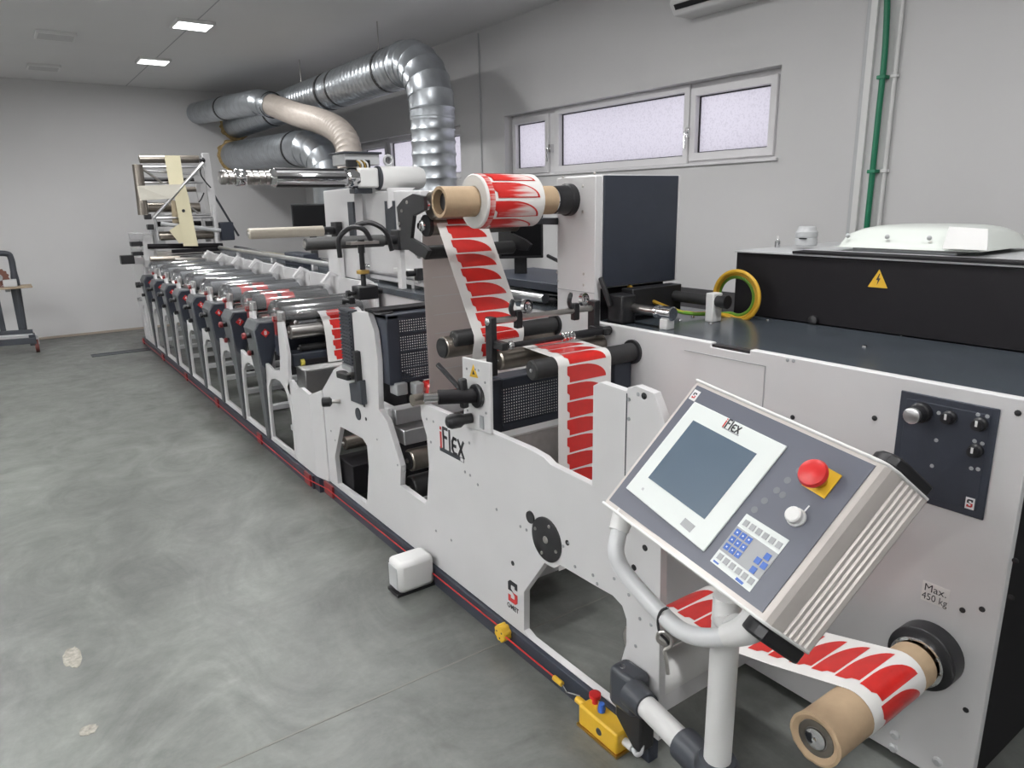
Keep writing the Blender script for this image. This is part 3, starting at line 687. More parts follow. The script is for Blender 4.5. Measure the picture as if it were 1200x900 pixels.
MB().tube(bez([TP(239, 226), TP(236, 233), TP(233, 237)], 6), .008, 8).build('cable', M['black'], t)
MB().sphere(TP(237, 188), .035, 12, 8).build('joint', M['black'], t)
MB().box((TP(260, 282).x, YT, TP(260, 282).z), (TP(276, 282).x, YT+.2, TP(276, 260).z)).build('motor', M['navy'], t, bevel=.012)
MB().box((TP(183, 300).x, YT-.08, TP(183, 300).z-.02), (TP(258, 300).x, YT+.16, TP(183, 295).z)).build('base_beam', M['steel'], t, bevel=.004)
MB().box((TP(200, 300).x, YT-.14, TP(200, 296).z), (TP(262, 300).x, YT-.09, TP(200, 292).z)).build('guard_strip', M['blackm'], t, bevel=.004)
t = thing('cream_paper_web', 'cream paper web threaded round the turner bars of the far tower', 'web', (1.8, YT, 1.3))
def quad(name, pts, dys, m=None):
    vs = [TP(*q)+Vector((0, dy, 0)) for q, dy in zip(pts, dys)]; n = (vs[1]-vs[0]).cross(vs[2]-vs[0]).normalized()*.002
    k = len(vs); MB().add(vs+[v+n for v in vs], [tuple(range(k)), tuple(range(k, 2*k))[::-1]]+[(i, (i+1) % k, (i+1) % k+k, i+k) for i in range(k)]).build(name, m or M['cream'], t, smooth=0)
quad('upper_strip', [(193.5, 182), (212, 182), (215.5, 218), (198, 218)], [.05, .05, -.02, -.02])
quad('crossing_strip', [(160, 218), (214, 216), (199, 233), (163, 235)], [-.06, -.075, -.09, -.06], mat('pale_paper_back', (.74, .71, .62), .55))
quad('lower_strip', [(215, 217), (219, 230), (230, 288), (213, 288), (203, 232)], [-.085, -.085, -.10, -.10, -.085])
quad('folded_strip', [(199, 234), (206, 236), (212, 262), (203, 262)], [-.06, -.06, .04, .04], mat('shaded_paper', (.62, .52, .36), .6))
quad('loose_corner', [(208, 262), (213, 283), (208, 285), (196, 270)], [-.105, -.105, -.11, -.12])
q = MB(); q.lathe(TP(213, 247)+Vector((0, -.094, 0)), (0,-1,0), [(0, .018), (.002, .018)], 14); q.build('printed_mark', M['print'], t)
# ------------------------------------------------------------------ column with the inflatable mandrel over units 6-8
t = thing('mandrel_column', 'white column carrying a long silver expanding mandrel over the printing units', 'rewind column', (2.2, 4.9, 1.2))
zm = 1.872; ym = 4.60
def MX(px): # x of a pixel column on the line y=ym, z=zm
    return P(px, 209, 'y', ym).x
mb = MB(); mb.lathe((MX(316), ym, zm), RX, [(0, .045), (.01, .052), (MX(408)-MX(316), .052)], 24); mb.build('mandrel', M['chrome'], t)
for k in range(10):
    a = 2*math.pi*k/10; c, s_ = math.cos(a)*.055, math.sin(a)*.055
    MB().bar((MX(322), ym+c, zm+s_), (MX(402), ym+c, zm+s_), .016, .010, (0, c, s_)).build('expanding_strip', M['black' if k % 2 else 'alu'], t)
mb = MB(); x = MX(257); pr = [(0, .034), (.006, .040)]
L_ = MX(316)-x
for k in range(8):
    a0 = .01+L_*k/8; pr += [(a0, .042), (a0+L_/8*.62, .042), (a0+L_/8*.66, .030), (a0+L_/8*.97, .030)]
mb.lathe((x, ym, zm), RX, pr+[(L_, .040)], 22); mb.build('threaded_nose', M['steel'], t)
mb = MB(); mb.lathe((MX(275), ym, zm), RX, [(0, .046), (.01, .050), (.05, .050), (.06, .046)], 22); mb.build('nose_sleeve', M['chrome'], t)
mb = MB(); mb.lathe((MX(405), ym, zm), RX, [(0, .060), (.02, .066), (MX(418)-MX(405), .066)], 24); mb.build('hub', M['chrome'], t)
MB().box((MX(416), ym-.06, zm-.065), (MX(440), ym+.12, zm+.065)).build('gear_housing', M['white2'], t, bevel=.015)
mb = MB(); mb.lathe((MX(440), ym-.02, zm), RX, [(0, .078), (.008, .080), (.012, .080)], 28); mb.build('motor_end_cover', M['slate'], t)
mb = MB(); mb.lathe((MX(442), ym-.02, zm), RX, [(0, .078), (.30, .078), (.33, .066)], 28); mb.build('motor', M['white2'], t)
c = P(455, 188, 'y', ym+.05)
MB().tube([c+Vector((.032*math.cos(2*math.pi*k/20), 0, .032*math.sin(2*math.pi*k/20))) for k in range(20)], .009, 10, closed=True).build('lifting_eye', M['lgrey'], t)
MB().box((MX(406), ym+.0, zm+.085), (MX(446), ym+.22, zm+.155)).build('terminal_box', M['lgrey'], t, bevel=.004)
MB().box((MX(404), ym-.02, zm+.155), (MX(448), ym+.24, zm+.168)).build('terminal_box_lid', M['slate'], t, bevel=.003)
MB().box((MX(406), ym-.03, zm+.07), (MX(418), ym+.0, zm+.115)).build('valve_block', M['black'], t, bevel=.004)
MB().box((MX(426), ym-.03, zm+.05), (MX(433), ym+.0, zm+.115)).build('valve_block', M['black'], t, bevel=.004)
for k in range(4):
    x = MX(417+3*k); MB().tube(bez([(x, ym-.02, zm+.11), (x+.01, ym-.05, zm+.09), (x+.02, ym-.04, zm+.05)], 5), .006, 8).build('air_line', M['white2' if k % 2 else 'gold'], t)
MB().yz([(P(414, 250, 'x', 2.04).y, 1.19), (P(380, 250, 'x', 2.04).y, 1.19), (P(378, 215, 'x', 2.04).y, zm-.07), (P(414, 215, 'x', 2.04).y, zm-.06)], XR+.04, XR+.10).build('column_plate', M['white'], t, bevel=.004)
MB().yz([(3.95, 1.19), (ym+.15, 1.19), (ym+.15, zm-.085), (3.95, zm-.095)], XR+.14, XR+.30).build('rear_housing', M['white'], t, bevel=.006)
MB().xz([(XR+.10, zm-.07), (XR+.30, zm-.07), (XR+.10, zm-.20)], ym-.30, ym-.28).build('gusset', M['white'], t)
MB().box((XR-.01, ym-.03, zm-.10), (XR+.12, ym+.06, zm-.066)).build('dark_bracket', M['slate'], t, bevel=.005)
MB().box((XR+.125, P(462, 250, 'x', 2.13).y, 1.50), (XR+.14, P(452, 250, 'x', 2.13).y, 1.72)).build('dark_cover_strip', M['slate'], t)
MB().box((XR+.025, ym+.10, 1.47), (XR+.04, ym+.19, 1.72)).build('switch_strip', M['slate'], t)
# cantilever rollers below it
for (px0, py0, px1, py1, r, m, nm, lb) in ((291, 279, 394, 270, .036, 'cream_roller', 'cantilever_roller', 'light beige cantilevered roller above units 5 and 6'), (357, 290, 466, 281, .036, None, 'cantilever_roller', 'dark grey cantilevered roller above units 7 and 8')):
    b_ = P(px1, py1, 'x', XR)
    x0 = P(px0, py0, 'y', b_.y).x
    t = thing(nm, lb, 'roller', (x0, b_.y, b_.z), 'cantilevered rollers over the units')
    mt = mat('beige_roller', (.55, .50, .42), .4) if m else mat('grey_rubber_roller', (.055, .055, .055), .5)
    MB().lathe((x0, b_.y, b_.z), RX, [(0, r-.008), (.008, r), (XR-x0-.10, r)], 24).build('sleeve', mt, t)
    MB().lathe((x0-.004, b_.y, b_.z), RX, [(0, r*.6), (.006, r*.7)], 20).build('end_cap', M['steel'], t)
    MB().lathe((XR-.10, b_.y, b_.z), RX, [(0, r*.8), (.10, r*.8)], 20).build('neck', M['black'], t)
    MB().box((XR-.02, b_.y-.05, b_.z-.06), (XR+.03, b_.y+.05, b_.z+.06)).build('mount', M['black'], t, bevel=.005)
    MB().box((XR+.0, b_.y-.025, 1.19), (XR+.03, b_.y+.025, b_.z-.06)).build('post', M['white'], t)
# ------------------------------------------------------------------ rear table with things on it (drive side)
t = thing('drive_side_table', 'dark grey service table running along the drive side behind the printing units', 'table', (2.3, 5.5, 0))
MB().box((XR+.03, 3.0, 1.13), (XR+.60, 9.9, 1.17)).build('table_top', M['table'], t, bevel=.004)
MB().box((XR+.06, 3.02, .62), (XR+.58, 9.88, 1.13)).build('cabinet_body', M['white'], t, bevel=.004)
MB().box((XR+.06, 3.02, .05), (XR+.58, 9.88, .615)).build('dark_base', M['blackm'], t)  # dark panel, painted black partly for the shade inside the arches
t = thing('web_guide_rail', 'chrome linear rail on white blocks along the drive side table', 'rail', (2.3, 4.5, 1.17))
for k, (xx, zz, m_) in enumerate(((2.16, 1.235, 'alu'), (2.34, 1.225, 'chrome'))):
    MB().cyl((xx, 2.75, zz), (xx, 9.0, zz), .024, 14).build('rail_tube', M[m_], t)
    for y in (2.9, 3.45, 4.1, 5.0, 5.9, 7.0, 8.2): MB().box((xx-.022, y-.02, 1.17), (xx+.022, y+.02, zz-.015)).build('support_block', M['white'], t, bevel=.003)
def carriage(y, label):
    t = thing('sensor_carriage', label, 'carriage', (2.2, y, 1.21), 'sensor carriages on the rail')
    MB().box((2.11, y-.16, 1.262), (2.30, y+.16, 1.292)).build('bridge_plate', M['white2'], t, bevel=.004)
    for d in (-.12, .10): MB().box((2.125, y+d-.03, 1.212), (2.20, y+d+.03, 1.262)).build('foot', M['white2'], t, bevel=.003)
    MB().box((2.09, y-.20, 1.235), (2.14, y-.165, 1.31)).build('clamp', M['black'], t, bevel=.004)
    MB().cyl((2.10, y-.17, 1.28), (2.04, y-.17, 1.28), .018, 12).build('thumb_knob', M['black'], t)
carriage(3.30, 'white sensor carriage on the rail, right behind the black roller bracket')
carriage(4.15, 'white sensor carriage on the rail, the one farther from the camera')
a = P(342, 305, 'x', 2.25)
t = thing('blue_sensor_box', 'dark blue box with a pale sticker on the drive side rail', 'box', (2.25, a.y, 1.17))
MB().box((2.20, a.y-.45, 1.17), (2.34, a.y+.05, 1.28)).build('body', M['navy'], t, bevel=.006)
MB().box((2.197, a.y-.15, 1.20), (2.20, a.y-.10, 1.25)).build('sticker', M['ink_white'], t, smooth=0)
# monitors
def monitor(name, label, px0, py0, px1, py1, x, stand):
    c = P((px0+px1)/2, (py0+py1)/2, 'x', x); dp = (c-CAMP).dot(CF)/FPX
    hw, hh = (px1-px0)/2*dp*1.03, (py1-py0)/2*dp*.98
    n = Vector((-.52, -.855, 0)).normalized(); r = Vector((.855, -.52, 0)).normalized(); up = Vector((0, 0, 1))
    t = thing(name, label, 'monitor', (c.x, c.y, c.z-hh))
    MB().obox(c-n*.018, r*hw, up*hh, n*.018).build('housing', M['black'], t, bevel=.005)
    MB().obox(c+n*.0005, r*(hw-.012), up*(hh-.014), n*.001).build('screen', M['mon'], t)
    b = c-n*.05-up*hh
    if stand:
        MB().obox(b-up*.02, r*.035, up*.09, n*.01).build('stand_neck', M['black'], t, bevel=.004)
        MB().obox(b-up*.105, r*.12, up*.006, n*.09).build('stand_foot', M['black'], t, bevel=.005)
    else:
        MB().obox(b-up*.08, r*.03, up*.20, n*.015).build('arm', M['black'], t)
    return t
monitor('monitor', 'black monitor facing the press below the silver mandrel', 343, 239, 385, 272, 2.32, False)
monitor('monitor', 'black monitor on a stand behind the red label roll', 585, 247, 636, 303, 2.32, True)
t = thing('monitor_shelf', 'dark blue desk shelf under the monitor behind the label roll', 'shelf', (2.4, 3.05, 1.17))
zz = P(640, 322, 'x', 2.3).z
MB().box((2.15, 2.62, zz-.055), (2.62, 3.45, zz-.015)).build('shelf_board', M['navy'], t, bevel=.004)
for y in (2.72, 3.35): MB().box((2.5, y-.03, 1.17), (2.56, y+.03, zz-.055)).build('leg', M['slate'], t)
tag(MB().tube(bez([(2.36, 2.98, 1.42), (2.33, 2.85, 1.40), (2.32, 2.72, 1.375), (2.32, 2.55, 1.36)], 6), .010, 8).build('monitor_cable', M['black']), 'black cable hanging from the monitor to the white column', 'cable')
# ------------------------------------------------------------------ front section: side plate, die-cutting tower
t = thing('finishing_section', 'white side plate of the die-cutting and rewinding section with lettering and cut-outs', 'machine section', (1.5, 2.4, 0.09))
FS = t
outer = [(384, 562), (376, 460), (391, 433), (404, 425), (413, 410), (410, 368), (417, 365), (431, 366.5), (438.3, 388.3), (442.5, 423), (444, 480), (453.8, 494), (469.7, 546.6), (469, 569), (498, 590.5), (500.5, 585.7), (502.6, 546.6), (500, 511), (493.5, 488), (492.5, 474), (496, 473.5), (580, 508.5), (620, 526), (637, 535.8), (645, 544.5), (693.7, 568.8), (695.2, 452), (703, 448), (734, 458.5)]
o2 = pl(outer, XF)
o2[0] = (o2[0][0], .09); ye_ = o2[-1][0]
e2 = pl([(736, 454), (744.7, 452), (766.4, 461), (779, 495), (774, 653)], XF)
o2 += [(ye_-.004, e2[0][1]-.004), (ye_-.006, e2[0][1])] + e2[1:4] + [(1.268, .70), (1.25, .10), (1.25, .09)]
holeA = [(399, 500), (425, 514), (430, 522), (432, 547), (430, 591), (396, 567), (392.5, 535)]
holeB = [(638, 660), (649, 666), (656, 662), (700, 688), (718, 698), (729, 710), (734, 726), (734, 753), (724, 788), (720, 826), (706, 815), (622, 749), (614, 739), (614, 694)]
MB().yz(o2, XF, XF+.028, [pl(holeA, XF), pl(holeB, XF)]).build('side_plate', M['white'], t, bevel=.004)
MB().box((XF-.0012, ye_-.005, .80), (XF+.001, ye_-.001, 1.16)).build('plate_seam', M['slate'], t, smooth=0)
# screws and small holes
def dots(pts, x, r, m, par, dx=.003, name='screw'):
    for (a_, b_) in pts:
        q = P(a_, b_, 'x', x); MB().lathe((x, q.y, q.z), (-1,0,0), [(0, r), (dx*.6, r), (dx, r*.6)], 10).build(name, M[m], par)
dots([(393, 516), (388, 505), (500, 491), (508, 494), (505, 518), (550, 519), (545, 553), (551, 557), (560, 568), (466, 545), (475, 552), (582, 597), (511, 622), (610, 617), (617, 621), (660, 640), (666, 636), (674, 664), (695, 674), (700, 684), (720, 678), (737, 697), (756, 708), (750, 725), (763, 732), (745, 757), (529, 633), (442, 515)], XF, .006, 'grey', t)
dots([(427, 475), (429, 491), (377, 475), (756, 642), (743, 665), (601, 660), (665, 636), (755, 464)], XF, .010, 'black', t, name='plug')
dots([(737, 468), (748, 462), (737, 491), (755, 465)], XF, .006, 'grey', t)
q = P(641, 632, 'x', XF)
d_ = MB(); d_.lathe((XF, q.y, q.z), (-1,0,0), [(0, .082), (.005, .082), (.007, .079)], 36); dk = d_.build('round_cover', M['black'], t)
for k in range(4):
    a = math.radians(20+90*k); MB().lathe((XF-.007, q.y+.062*math.cos(a), q.z+.062*math.sin(a)), (-1,0,0), [(0, .007), (.003, .006)], 8).build('screw', M['steel'], dk)
MB().lathe((XF-.007, q.y, q.z), (-1,0,0), [(0, .014), (.003, .012)], 12).build('centre_screw', M['steel'], dk)
q = P(622, 606, 'x', XF); MB().lathe((XF, q.y, q.z), (-1,0,0), [(0, .024), (.005, .023)], 20).build('round_cover', M['black'], t)
q = P(420, 485, 'x', XF); MB().lathe((XF, q.y, q.z), (-1,0,0), [(0, .034), (.004, .033)], 24).build('round_cover', M['slate'], t)
# lettering
c = P(530, 519, 'x', XF); tl = P(516, 508, 'x', XF); tr = P(543.5, 530, 'x', XF)
wd = tl.y-tr.y
U, V = (0,-1,0), (0,0,1)
def flex(O, U, V, s, par):
    """the red i, then F l E X in dark strokes; s is the cap height"""
    O, U, V = Vector(O), Vector(U).normalized(), Vector(V).normalized(); N = U.cross(V)
    k = s*.15
    def strokes(name, m, segs):
        mb = MB()
        for (x0, y0), (x1, y1) in segs:
            a, b = O+U*(x0*s)+V*(y0*s), O+U*(x1*s)+V*(y1*s); d = (b-a).normalized(); w_ = d.cross(N)*k/2
            a -= d*k*.3; b += d*k*.3
            mb.add([a-w_, b-w_, b+w_, a+w_, a-w_+N*.0008, b-w_+N*.0008, b+w_+N*.0008, a+w_+N*.0008], [(0,1,2,3),(4,5,6,7),(0,1,5,4),(1,2,6,5),(2,3,7,6),(3,0,4,7)])
        mb.build(name, m, par, smooth=0)
    strokes('letter_i', M['ink_red'], [((0,-.5),(0,.22)), ((0,.40),(0,.46))])
    strokes('lettering', M['print'], [((.24,-.5),(.24,.5)), ((.24,.5),(.62,.5)), ((.24,.08),(.54,.08)),
        ((.80,-.5),(.80,.5)),
        ((1.38,.22),(1.16,.24)), ((1.16,.24),(1.04,.05)), ((1.04,.05),(1.04,-.3)), ((1.04,-.3),(1.16,-.48)), ((1.16,-.48),(1.40,-.48)), ((1.04,-.12),(1.34,-.12)),
        ((1.55,-.5),(2.0,.25)), ((1.55,.25),(2.0,-.5))])
flex((XF-.0005, tl.y-.004, c.z+.002), U, V, wd/2.05, t)
MB().box((XF-.0012, tr.y, c.z-.062), (XF-.0002, tl.y+.008, c.z-.044)).build('underline', M['slate'], t, smooth=0)
MB().box((XF-.0016, tr.y+.002, c.z-.060), (XF-.0012, tr.y+.026, c.z-.046)).build('model_tag', M['ink_white'], t, smooth=0)
def slogo(O, U, V, N, s, par, word=True):
    """S-shaped mark: dark upper hook, red lower hook"""
    O, U, V, N = Vector(O), Vector(U), Vector(V), Vector(N)
    up = [(-.45,.05), (-.45,.55), (-.25,.72), (.45,.72), (.45,.30), (.2,.30), (.2,.46), (-.12,.46), (-.18,.40), (-.18,.2), (.05,.05)]
    lo = [(-x_, -y_+.08) for x_, y_ in up]
    MB().plate([(a*s, b*s) for a, b in up], O, U, V, N).build('emblem_top', M['print'], par, smooth=0)
    MB().plate([(a*s, b*s) for a, b in lo], O, U, V, N).build('emblem_bottom', M['ink_red'], par, smooth=0)
    if word: MB().text('OMET', s*.42, O-V*s*.95, U, V, bold=s*.012).build('maker_lettering', M['print'], par, smooth=0)
q = P(601, 695, 'x', XF); slogo((XF, q.y, q.z), U, V, (-.001, 0, 0), .068, t)
# die-cutting tower fittings
def pbox(x, px0, py0, px1, py1, th, m, par, name, bev=.004):
    """box standing proud of the plane x, seen between two pixels"""
    a_, b_ = P(px0, py0, 'x', x), P(px1, py1, 'x', x)
    return MB().box((x, min(a_.y, b_.y), min(a_.z, b_.z)), (x+th, max(a_.y, b_.y), max(a_.z, b_.z))).build(name, M[m], par, bevel=bev)
t = thing('die_cutting_unit', 'dark perforated guard, racks and clamps of the die-cutting tower left of the waste web', 'die-cutting unit', (1.6, 3.2, .75))
a = P(400, 362, 'x', XF-.02); b = P(415, 437, 'x', XF-.02)
ra_, rb_ = P(398.5, 400, 'x', XF-.02).y, P(410.5, 400, 'x', XF-.02).y
rk = MB().box((XF-.01, rb_, b.z), (XF+.03, ra_, a.z)).build('toothed_rack', M['slate'], t, bevel=.003)
n = 18
for k in range(n):
    z = b.z+(a.z-b.z)*(k+.5)/n; MB().box((XF-.018, rb_+.005, z-.005), (XF-.009, ra_-.005, z+.005)).build('rack_tooth', M['slate'], rk)
pbox(XF-.03, 412.5, 411, 419, 452, .03, 'black', t, 'slide')
MB().yz(pl([(408.5, 449), (422, 446), (424.5, 475), (411, 470)], XF-.03), XF-.03, XF).build('slide_cover', M['slate'], t, bevel=.005)
q = P(398, 441, 'x', XF-.06)
mb = MB(); mb.plate([(0,-.012),(.09,-.028),(.12,-.02),(.13,0),(.12,.02),(.09,.028),(0,.012)], (XF-.05, q.y-.10, q.z-.005), (0,1,0), (-1,0,0), (0,0,.03)); mb.build('clamp_lever', M['black'], t, bevel=.004)
mb = MB(); mb.plate([(0,-.015),(.12,-.015),(.14,0),(.12,.015),(0,.015)], (XF-.02, q.y-.10, q.z+.035), (0,1,0), (-1,0,0), (0,0,.025)); mb.build('latch_block', M['grey'], t, bevel=.004)
MB().cyl((XF, q.y-.08, q.z+.01), (XF-.05, q.y-.08, q.z+.01), .02, 14).build('pivot', M['steel'], t)
q = P(388, 468.5, 'x', XF-.03)
mb = MB(); mb.lathe((XF, q.y-.06, q.z), (-1, .5, 0), [(0,.010),(.05,.010)], 12); mb.build('knob_stem', M['steel'], t)
mb = MB(); mb.lathe(Vector((XF, q.y-.06, q.z))+Vector((-1,.5,0)).normalized()*.045, (-1,.5,0), [(0,.014),(.012,.028),(.05,.028),(.055,.022)], 12); mb.build('knob', M['black'], t)
# perforated guard facing the camera
yg_ = 3.06
c = [P(433, 366, 'y', yg_), P(520, 350, 'y', yg_), P(445, 463, 'y', yg_)]
zt, zb = c[0].z, .80
zt = 1.215
x0g, x1g = 1.441, 1.97
MB().box((x0g, yg_-.012, 1.165), (x1g, yg_+.14, zt-.02)).build('guard_top', M['navy'], t, bevel=.008)
for (z0_, z1_) in ((1.09, 1.16), (1.005, 1.085), (.92, 1.0), (.87, .915)):
    MB().box((x0g+.05, yg_-.004, z0_), (x1g-.02, yg_-.002, z1_)).build('perforated_panel', M['perf'], t, smooth=0)
for z0_ in (1.16, 1.085, 1.0, .915, .852):
    MB().box((x0g, yg_-.010, z0_), (x1g, yg_+.004, z0_+(.012 if z0_ > .9 else .02))).build('guard_rib', M['navy'], t, bevel=.003)
MB().box((x0g, yg_-.012, .85), (x0g+.062, yg_+.12, 1.19)).build('guard_side', M['navy'], t, bevel=.004)
MB().lathe((P(454, 362, 'y', yg_).x, yg_+.05, zt-.02), (0,0,1), [(0,.05),(.006,.048)], 20).build('cap', M['black'], t)
MB().box((XF+.0, yg_+.05, zt-.02), (x1g, yg_+.16, zt-.004)).build('top_bar', M['blackm'], t, bevel=.004)
pbox(XF+.03, 440, 472, 455, 494, .05, 'white', t, 'bearing_bracket')
roller(t, 1.60, 1.98, 3.0, .815, .045, M['red'], 'red_roller')
MB().box((1.46, 3.02, .80), (1.52, 3.10, .86)).build('bearing_block', M['grey'], t, bevel=.006)
MB().box((1.55, 3.0, .79), (1.60, 3.06, .85)).build('bearing_block', M['lgrey'], t, bevel=.006)
# handwheel screw and hose on top
q = P(428, 358, 'x', 1.55)
hx, hy, hz = 1.55, q.y, zt
MB().box((hx-.05, hy-.05, hz), (hx+.06, hy+.05, hz+.07)).build('screw_block', M['black'], t, bevel=.006)
MB().cyl((hx, hy, hz+.07), (hx, hy, hz+.26), .014, 14).build('screw_rod', M['black'], t)
MB().lathe((hx, hy, hz+.13), (0,0,1), [(0,.018),(.004,.034),(.02,.034),(.024,.018)], 18).build('brass_nut', M['gold'], t)
MB().lathe((hx, hy, hz+.24), (0,0,1), [(0,.018),(.07,.020)], 12).build('rod_head', M['black'], t)
MB().box((hx-.07, hy-.03, hz+.285), (hx+.09, hy+.03, hz+.30)).build('plate', M['steel'], t)
for sx_ in (-1, 1): MB().lathe((hx+sx_*.05, hy, hz+.035), (sx_,0,0), [(0,.010),(.03,.010),(.03,.017),(.05,.017)], 12).build('side_knob', M['black'], t)
MB().tube(bez([(hx-.10, hy+.05, hz+.22), (hx-.10, hy+.04, hz+.32), (hx-.04, hy+.02, hz+.37), (hx+.02, hy, hz+.36), (hx+.06, hy, hz+.30)], 6), .013, 10).build('air_hose', M['black'], t)
MB().tube(bez([(hx+.02, hy+.1, hz+.38), (hx+.10, hy+.08, hz+.39), (hx+.17, hy+.05, hz+.34), (hx+.20, hy+.05, hz+.24)], 6), .014, 10).build('air_hose', M['black'], t)
q = P(411, 357, 'x', 1.44)
MB().box((1.43, q.y-.018, zt-.01), (1.46, q.y+.018, q.z+.04)).build('stop_post', M['black'], t, bevel=.004)
MB().lathe((1.445, q.y, q.z+.02), (-1,.3,0), [(0,.011),(.03,.011),(.03,.018),(.048,.018)], 12).build('stop_knob', M['black'], t)
# beams and rollers behind the U-shaped cut-out and arch A
t = thing('web_tension_rollers', 'steel beam and rollers seen through the cut-outs left of the lettering', 'rollers', (1.7, 2.75, .2))
a = P(457, 478, 'x', 1.46)
MB().box((1.46, a.y-.14, a.z-.16), (1.98, a.y, a.z-.085)).build('lower_beam', M['alu'], t, bevel=.004)
MB().box((1.46, a.y-.06, a.z-.075), (1.98, a.y+.02, a.z)).build('upper_beam', M['alu'], t, bevel=.004)
MB().box((1.455, a.y-.03, a.z-.09), (1.462, a.y-.01, a.z-.01)).build('clamp_plate', M['chrome'], t)
q = P(478, 540, 'x', 1.47); roller(t, 1.475, 1.98, q.y, q.z, .055, M['anod'], 'steel_roller')
MB().lathe((1.468, q.y, q.z), RX, [(0,.044),(.009,.044)], 20).build('bearing', M['black'], t)
q = P(480, 572, 'x', 1.47); roller(t, 1.475, 1.98, q.y, q.z, .06, M['rubber'], 'dark_roller')
q = P(402, 520, 'x', 1.47); roller(t, 1.475, 1.98, q.y, q.z, .04, M['anod'], 'small_roller')
q = P(405, 560, 'x', 1.50); MB().box((1.45, q.y-.25, q.z-.02), (1.98, q.y-.02, q.z+.16)).build('drip_pan', M['blackm'], t, bevel=.006)
MB().box((1.44, 1.30, .12), (1.99, 1.42, .19)).build('cross_beam', M['white'], t, bevel=.004)
# ------------------------------------------------------------------ small white plate with the warning sign
XP = XF-.004
t = thing('adjuster_plate', 'small white plate with yellow warning triangle, black dial and knobs above the lettering', 'adjuster', (XP, 2.2, .86))
pp = pl([(544.5, 418), (577, 425), (578.5, 508.5), (547, 499)], XP)
MB().yz(pp, XP-.012, XP).build('plate', M['white'], t, bevel=.002)
tri = pl([(554.5, 427), (560, 443), (550.5, 441)], XP-.013)
MB().yz(tri, XP-.0135, XP-.012).build('warning_triangle', M['yellow'], t, smooth=0)
c3 = [(sum(p[0] for p in tri)/3, sum(p[1] for p in tri)/3)]
MB().yz([(c3[0][0]+(p[0]-c3[0][0])*.3, c3[0][1]+(p[1]-c3[0][1])*.35) for p in tri], XP-.0142, XP-.0135).build('warning_symbol', M['print'], t, smooth=0)
q = P(563, 463, 'x', XP); MB().lathe((XP-.012, q.y, q.z), (-1,0,0), [(0,.046),(.012,.046),(.015,.042)], 28).build('dial', M['black'], t)
MB().cyl((XP-.02, q.y+.004, q.z), (XP-.15, q.y+.06, q.z+.005), .028, 18).build('spindle_sleeve', M['blackm'], t)
MB().cyl((XP-.14, q.y+.055, q.z+.005), (XP-.20, q.y+.08, q.z+.008), .016, 14).build('spindle', M['chrome'], t)
MB().bar((XP-.06, q.y+.02, q.z-.045), (XP-.06, q.y+.03, q.z+.07), .03, .03, (1,0,0)).build('locking_lever', M['black'], t, bevel=.008)
MB().cyl((XP-.07, q.y+.03, q.z+.03), (XP-.10, q.y+.14, q.z+.11), .010, 10).build('lever_arm', M['black'], t)
q = P(556, 489, 'x', XP)
mb = MB(); mb.lathe((XP-.012, q.y, q.z), (-1,.25,-.05), [(0,.020),(.035,.021),(.05,.030),(.085,.030),(.10,.022),(.106,.010)], 18); mb.build('ball_knob', M['black'], t)
q = P(568, 494, 'x', XP); MB().box((XP-.016, q.y-.015, q.z-.026), (XP-.012, q.y+.015, q.z+.026)).build('indicator_window', M['grey'], t, bevel=.006)
dots([(547, 432), (557, 433), (561, 434), (568.5, 448.5), (569.5, 484), (548, 481)], XP-.012, .005, 'grey', t)
q = P(490, 468, 'x', XF-.02)
MB().lathe((XF-.05, q.y, q.z), RX, [(0,.026),(.05,.026),(.052,.018),(.16,.018)], 18).build('side_roller', M['anod'], t)
# navy perforated guard under the web roller
t = thing('rewind_guard', 'navy perforated guard panel under the dark web roller left of the hanging labels', 'guard', (1.7, 2.3, .75))
yq = 2.30
g0, g1 = P(579, 446, 'y', yq), P(583, 508, 'y', yq)
xg0 = 1.45; zg1 = g0.z; zg0 = g1.z
MB().box((xg0, yq, zg0), (xg0+.13, yq+.02, zg1)).build('side_panel', M['navy'], t, bevel=.004)
MB().box((xg0+.13, yq+.006, zg0+.03), (1.97, yq+.008, zg1-.04)).build('perforated_panel', M['perf'], t, smooth=0)
MB().box((xg0+.13, yq, zg1-.045), (1.97, yq+.10, zg1)).build('top_flange', M['navy'], t, bevel=.006)
MB().box((xg0+.13, yq, zg0), (1.97, yq+.02, zg0+.035)).build('bottom_flange', M['navy'], t, bevel=.004)
MB().box((1.56, yq-.01, zg0-.21), (1.97, yq+.015, zg0-.03)).build('steel_shield', M['steel'], t, bevel=.003)
MB().box((1.56, yq-.02, zg0-.50), (1.97, yq+.015, zg0-.22)).build('lower_shield', M['lgrey'], t, bevel=.003)
# ------------------------------------------------------------------ rewinding cabinet (rear plate, table, black box)
YA, YB = 0.615, 3.0
t = thing('rewind_cabinet', 'white front panel and dark table of the rewinding cabinet on the right', 'cabinet', (2.3, 1.8, 0))
MB().yz([(YA, .035), (2.95, .035), (2.95, 1.205), (1.60, 1.205), (1.60, 1.19), (1.44, 1.19), (1.44, 1.205), (YA, 1.205)], XR, XR+.03).build('front_panel', M['white'], t, bevel=.004)
MB().box((XR+.031, YA+.01, .06), (3.35, 2.95, 1.18)).build('dark_body', M['blackm'], t)
MB().box((XR+.031, YA, 1.18), (2.64, 2.98, 1.198)).build('table_top', M['table'], t, bevel=.003)
MB().box((XR+.004, 1.44, 1.186), (XR+.034, 1.60, 1.199)).build('edge_notch', M['black'], t)
for y, z0_, z1_ in ((1.375, .55, 1.16),): MB().box((XR-.0015, y-.002, z0_), (XR+.001, y+.002, z1_)).build('panel_seam', M['grey'], t, smooth=0)
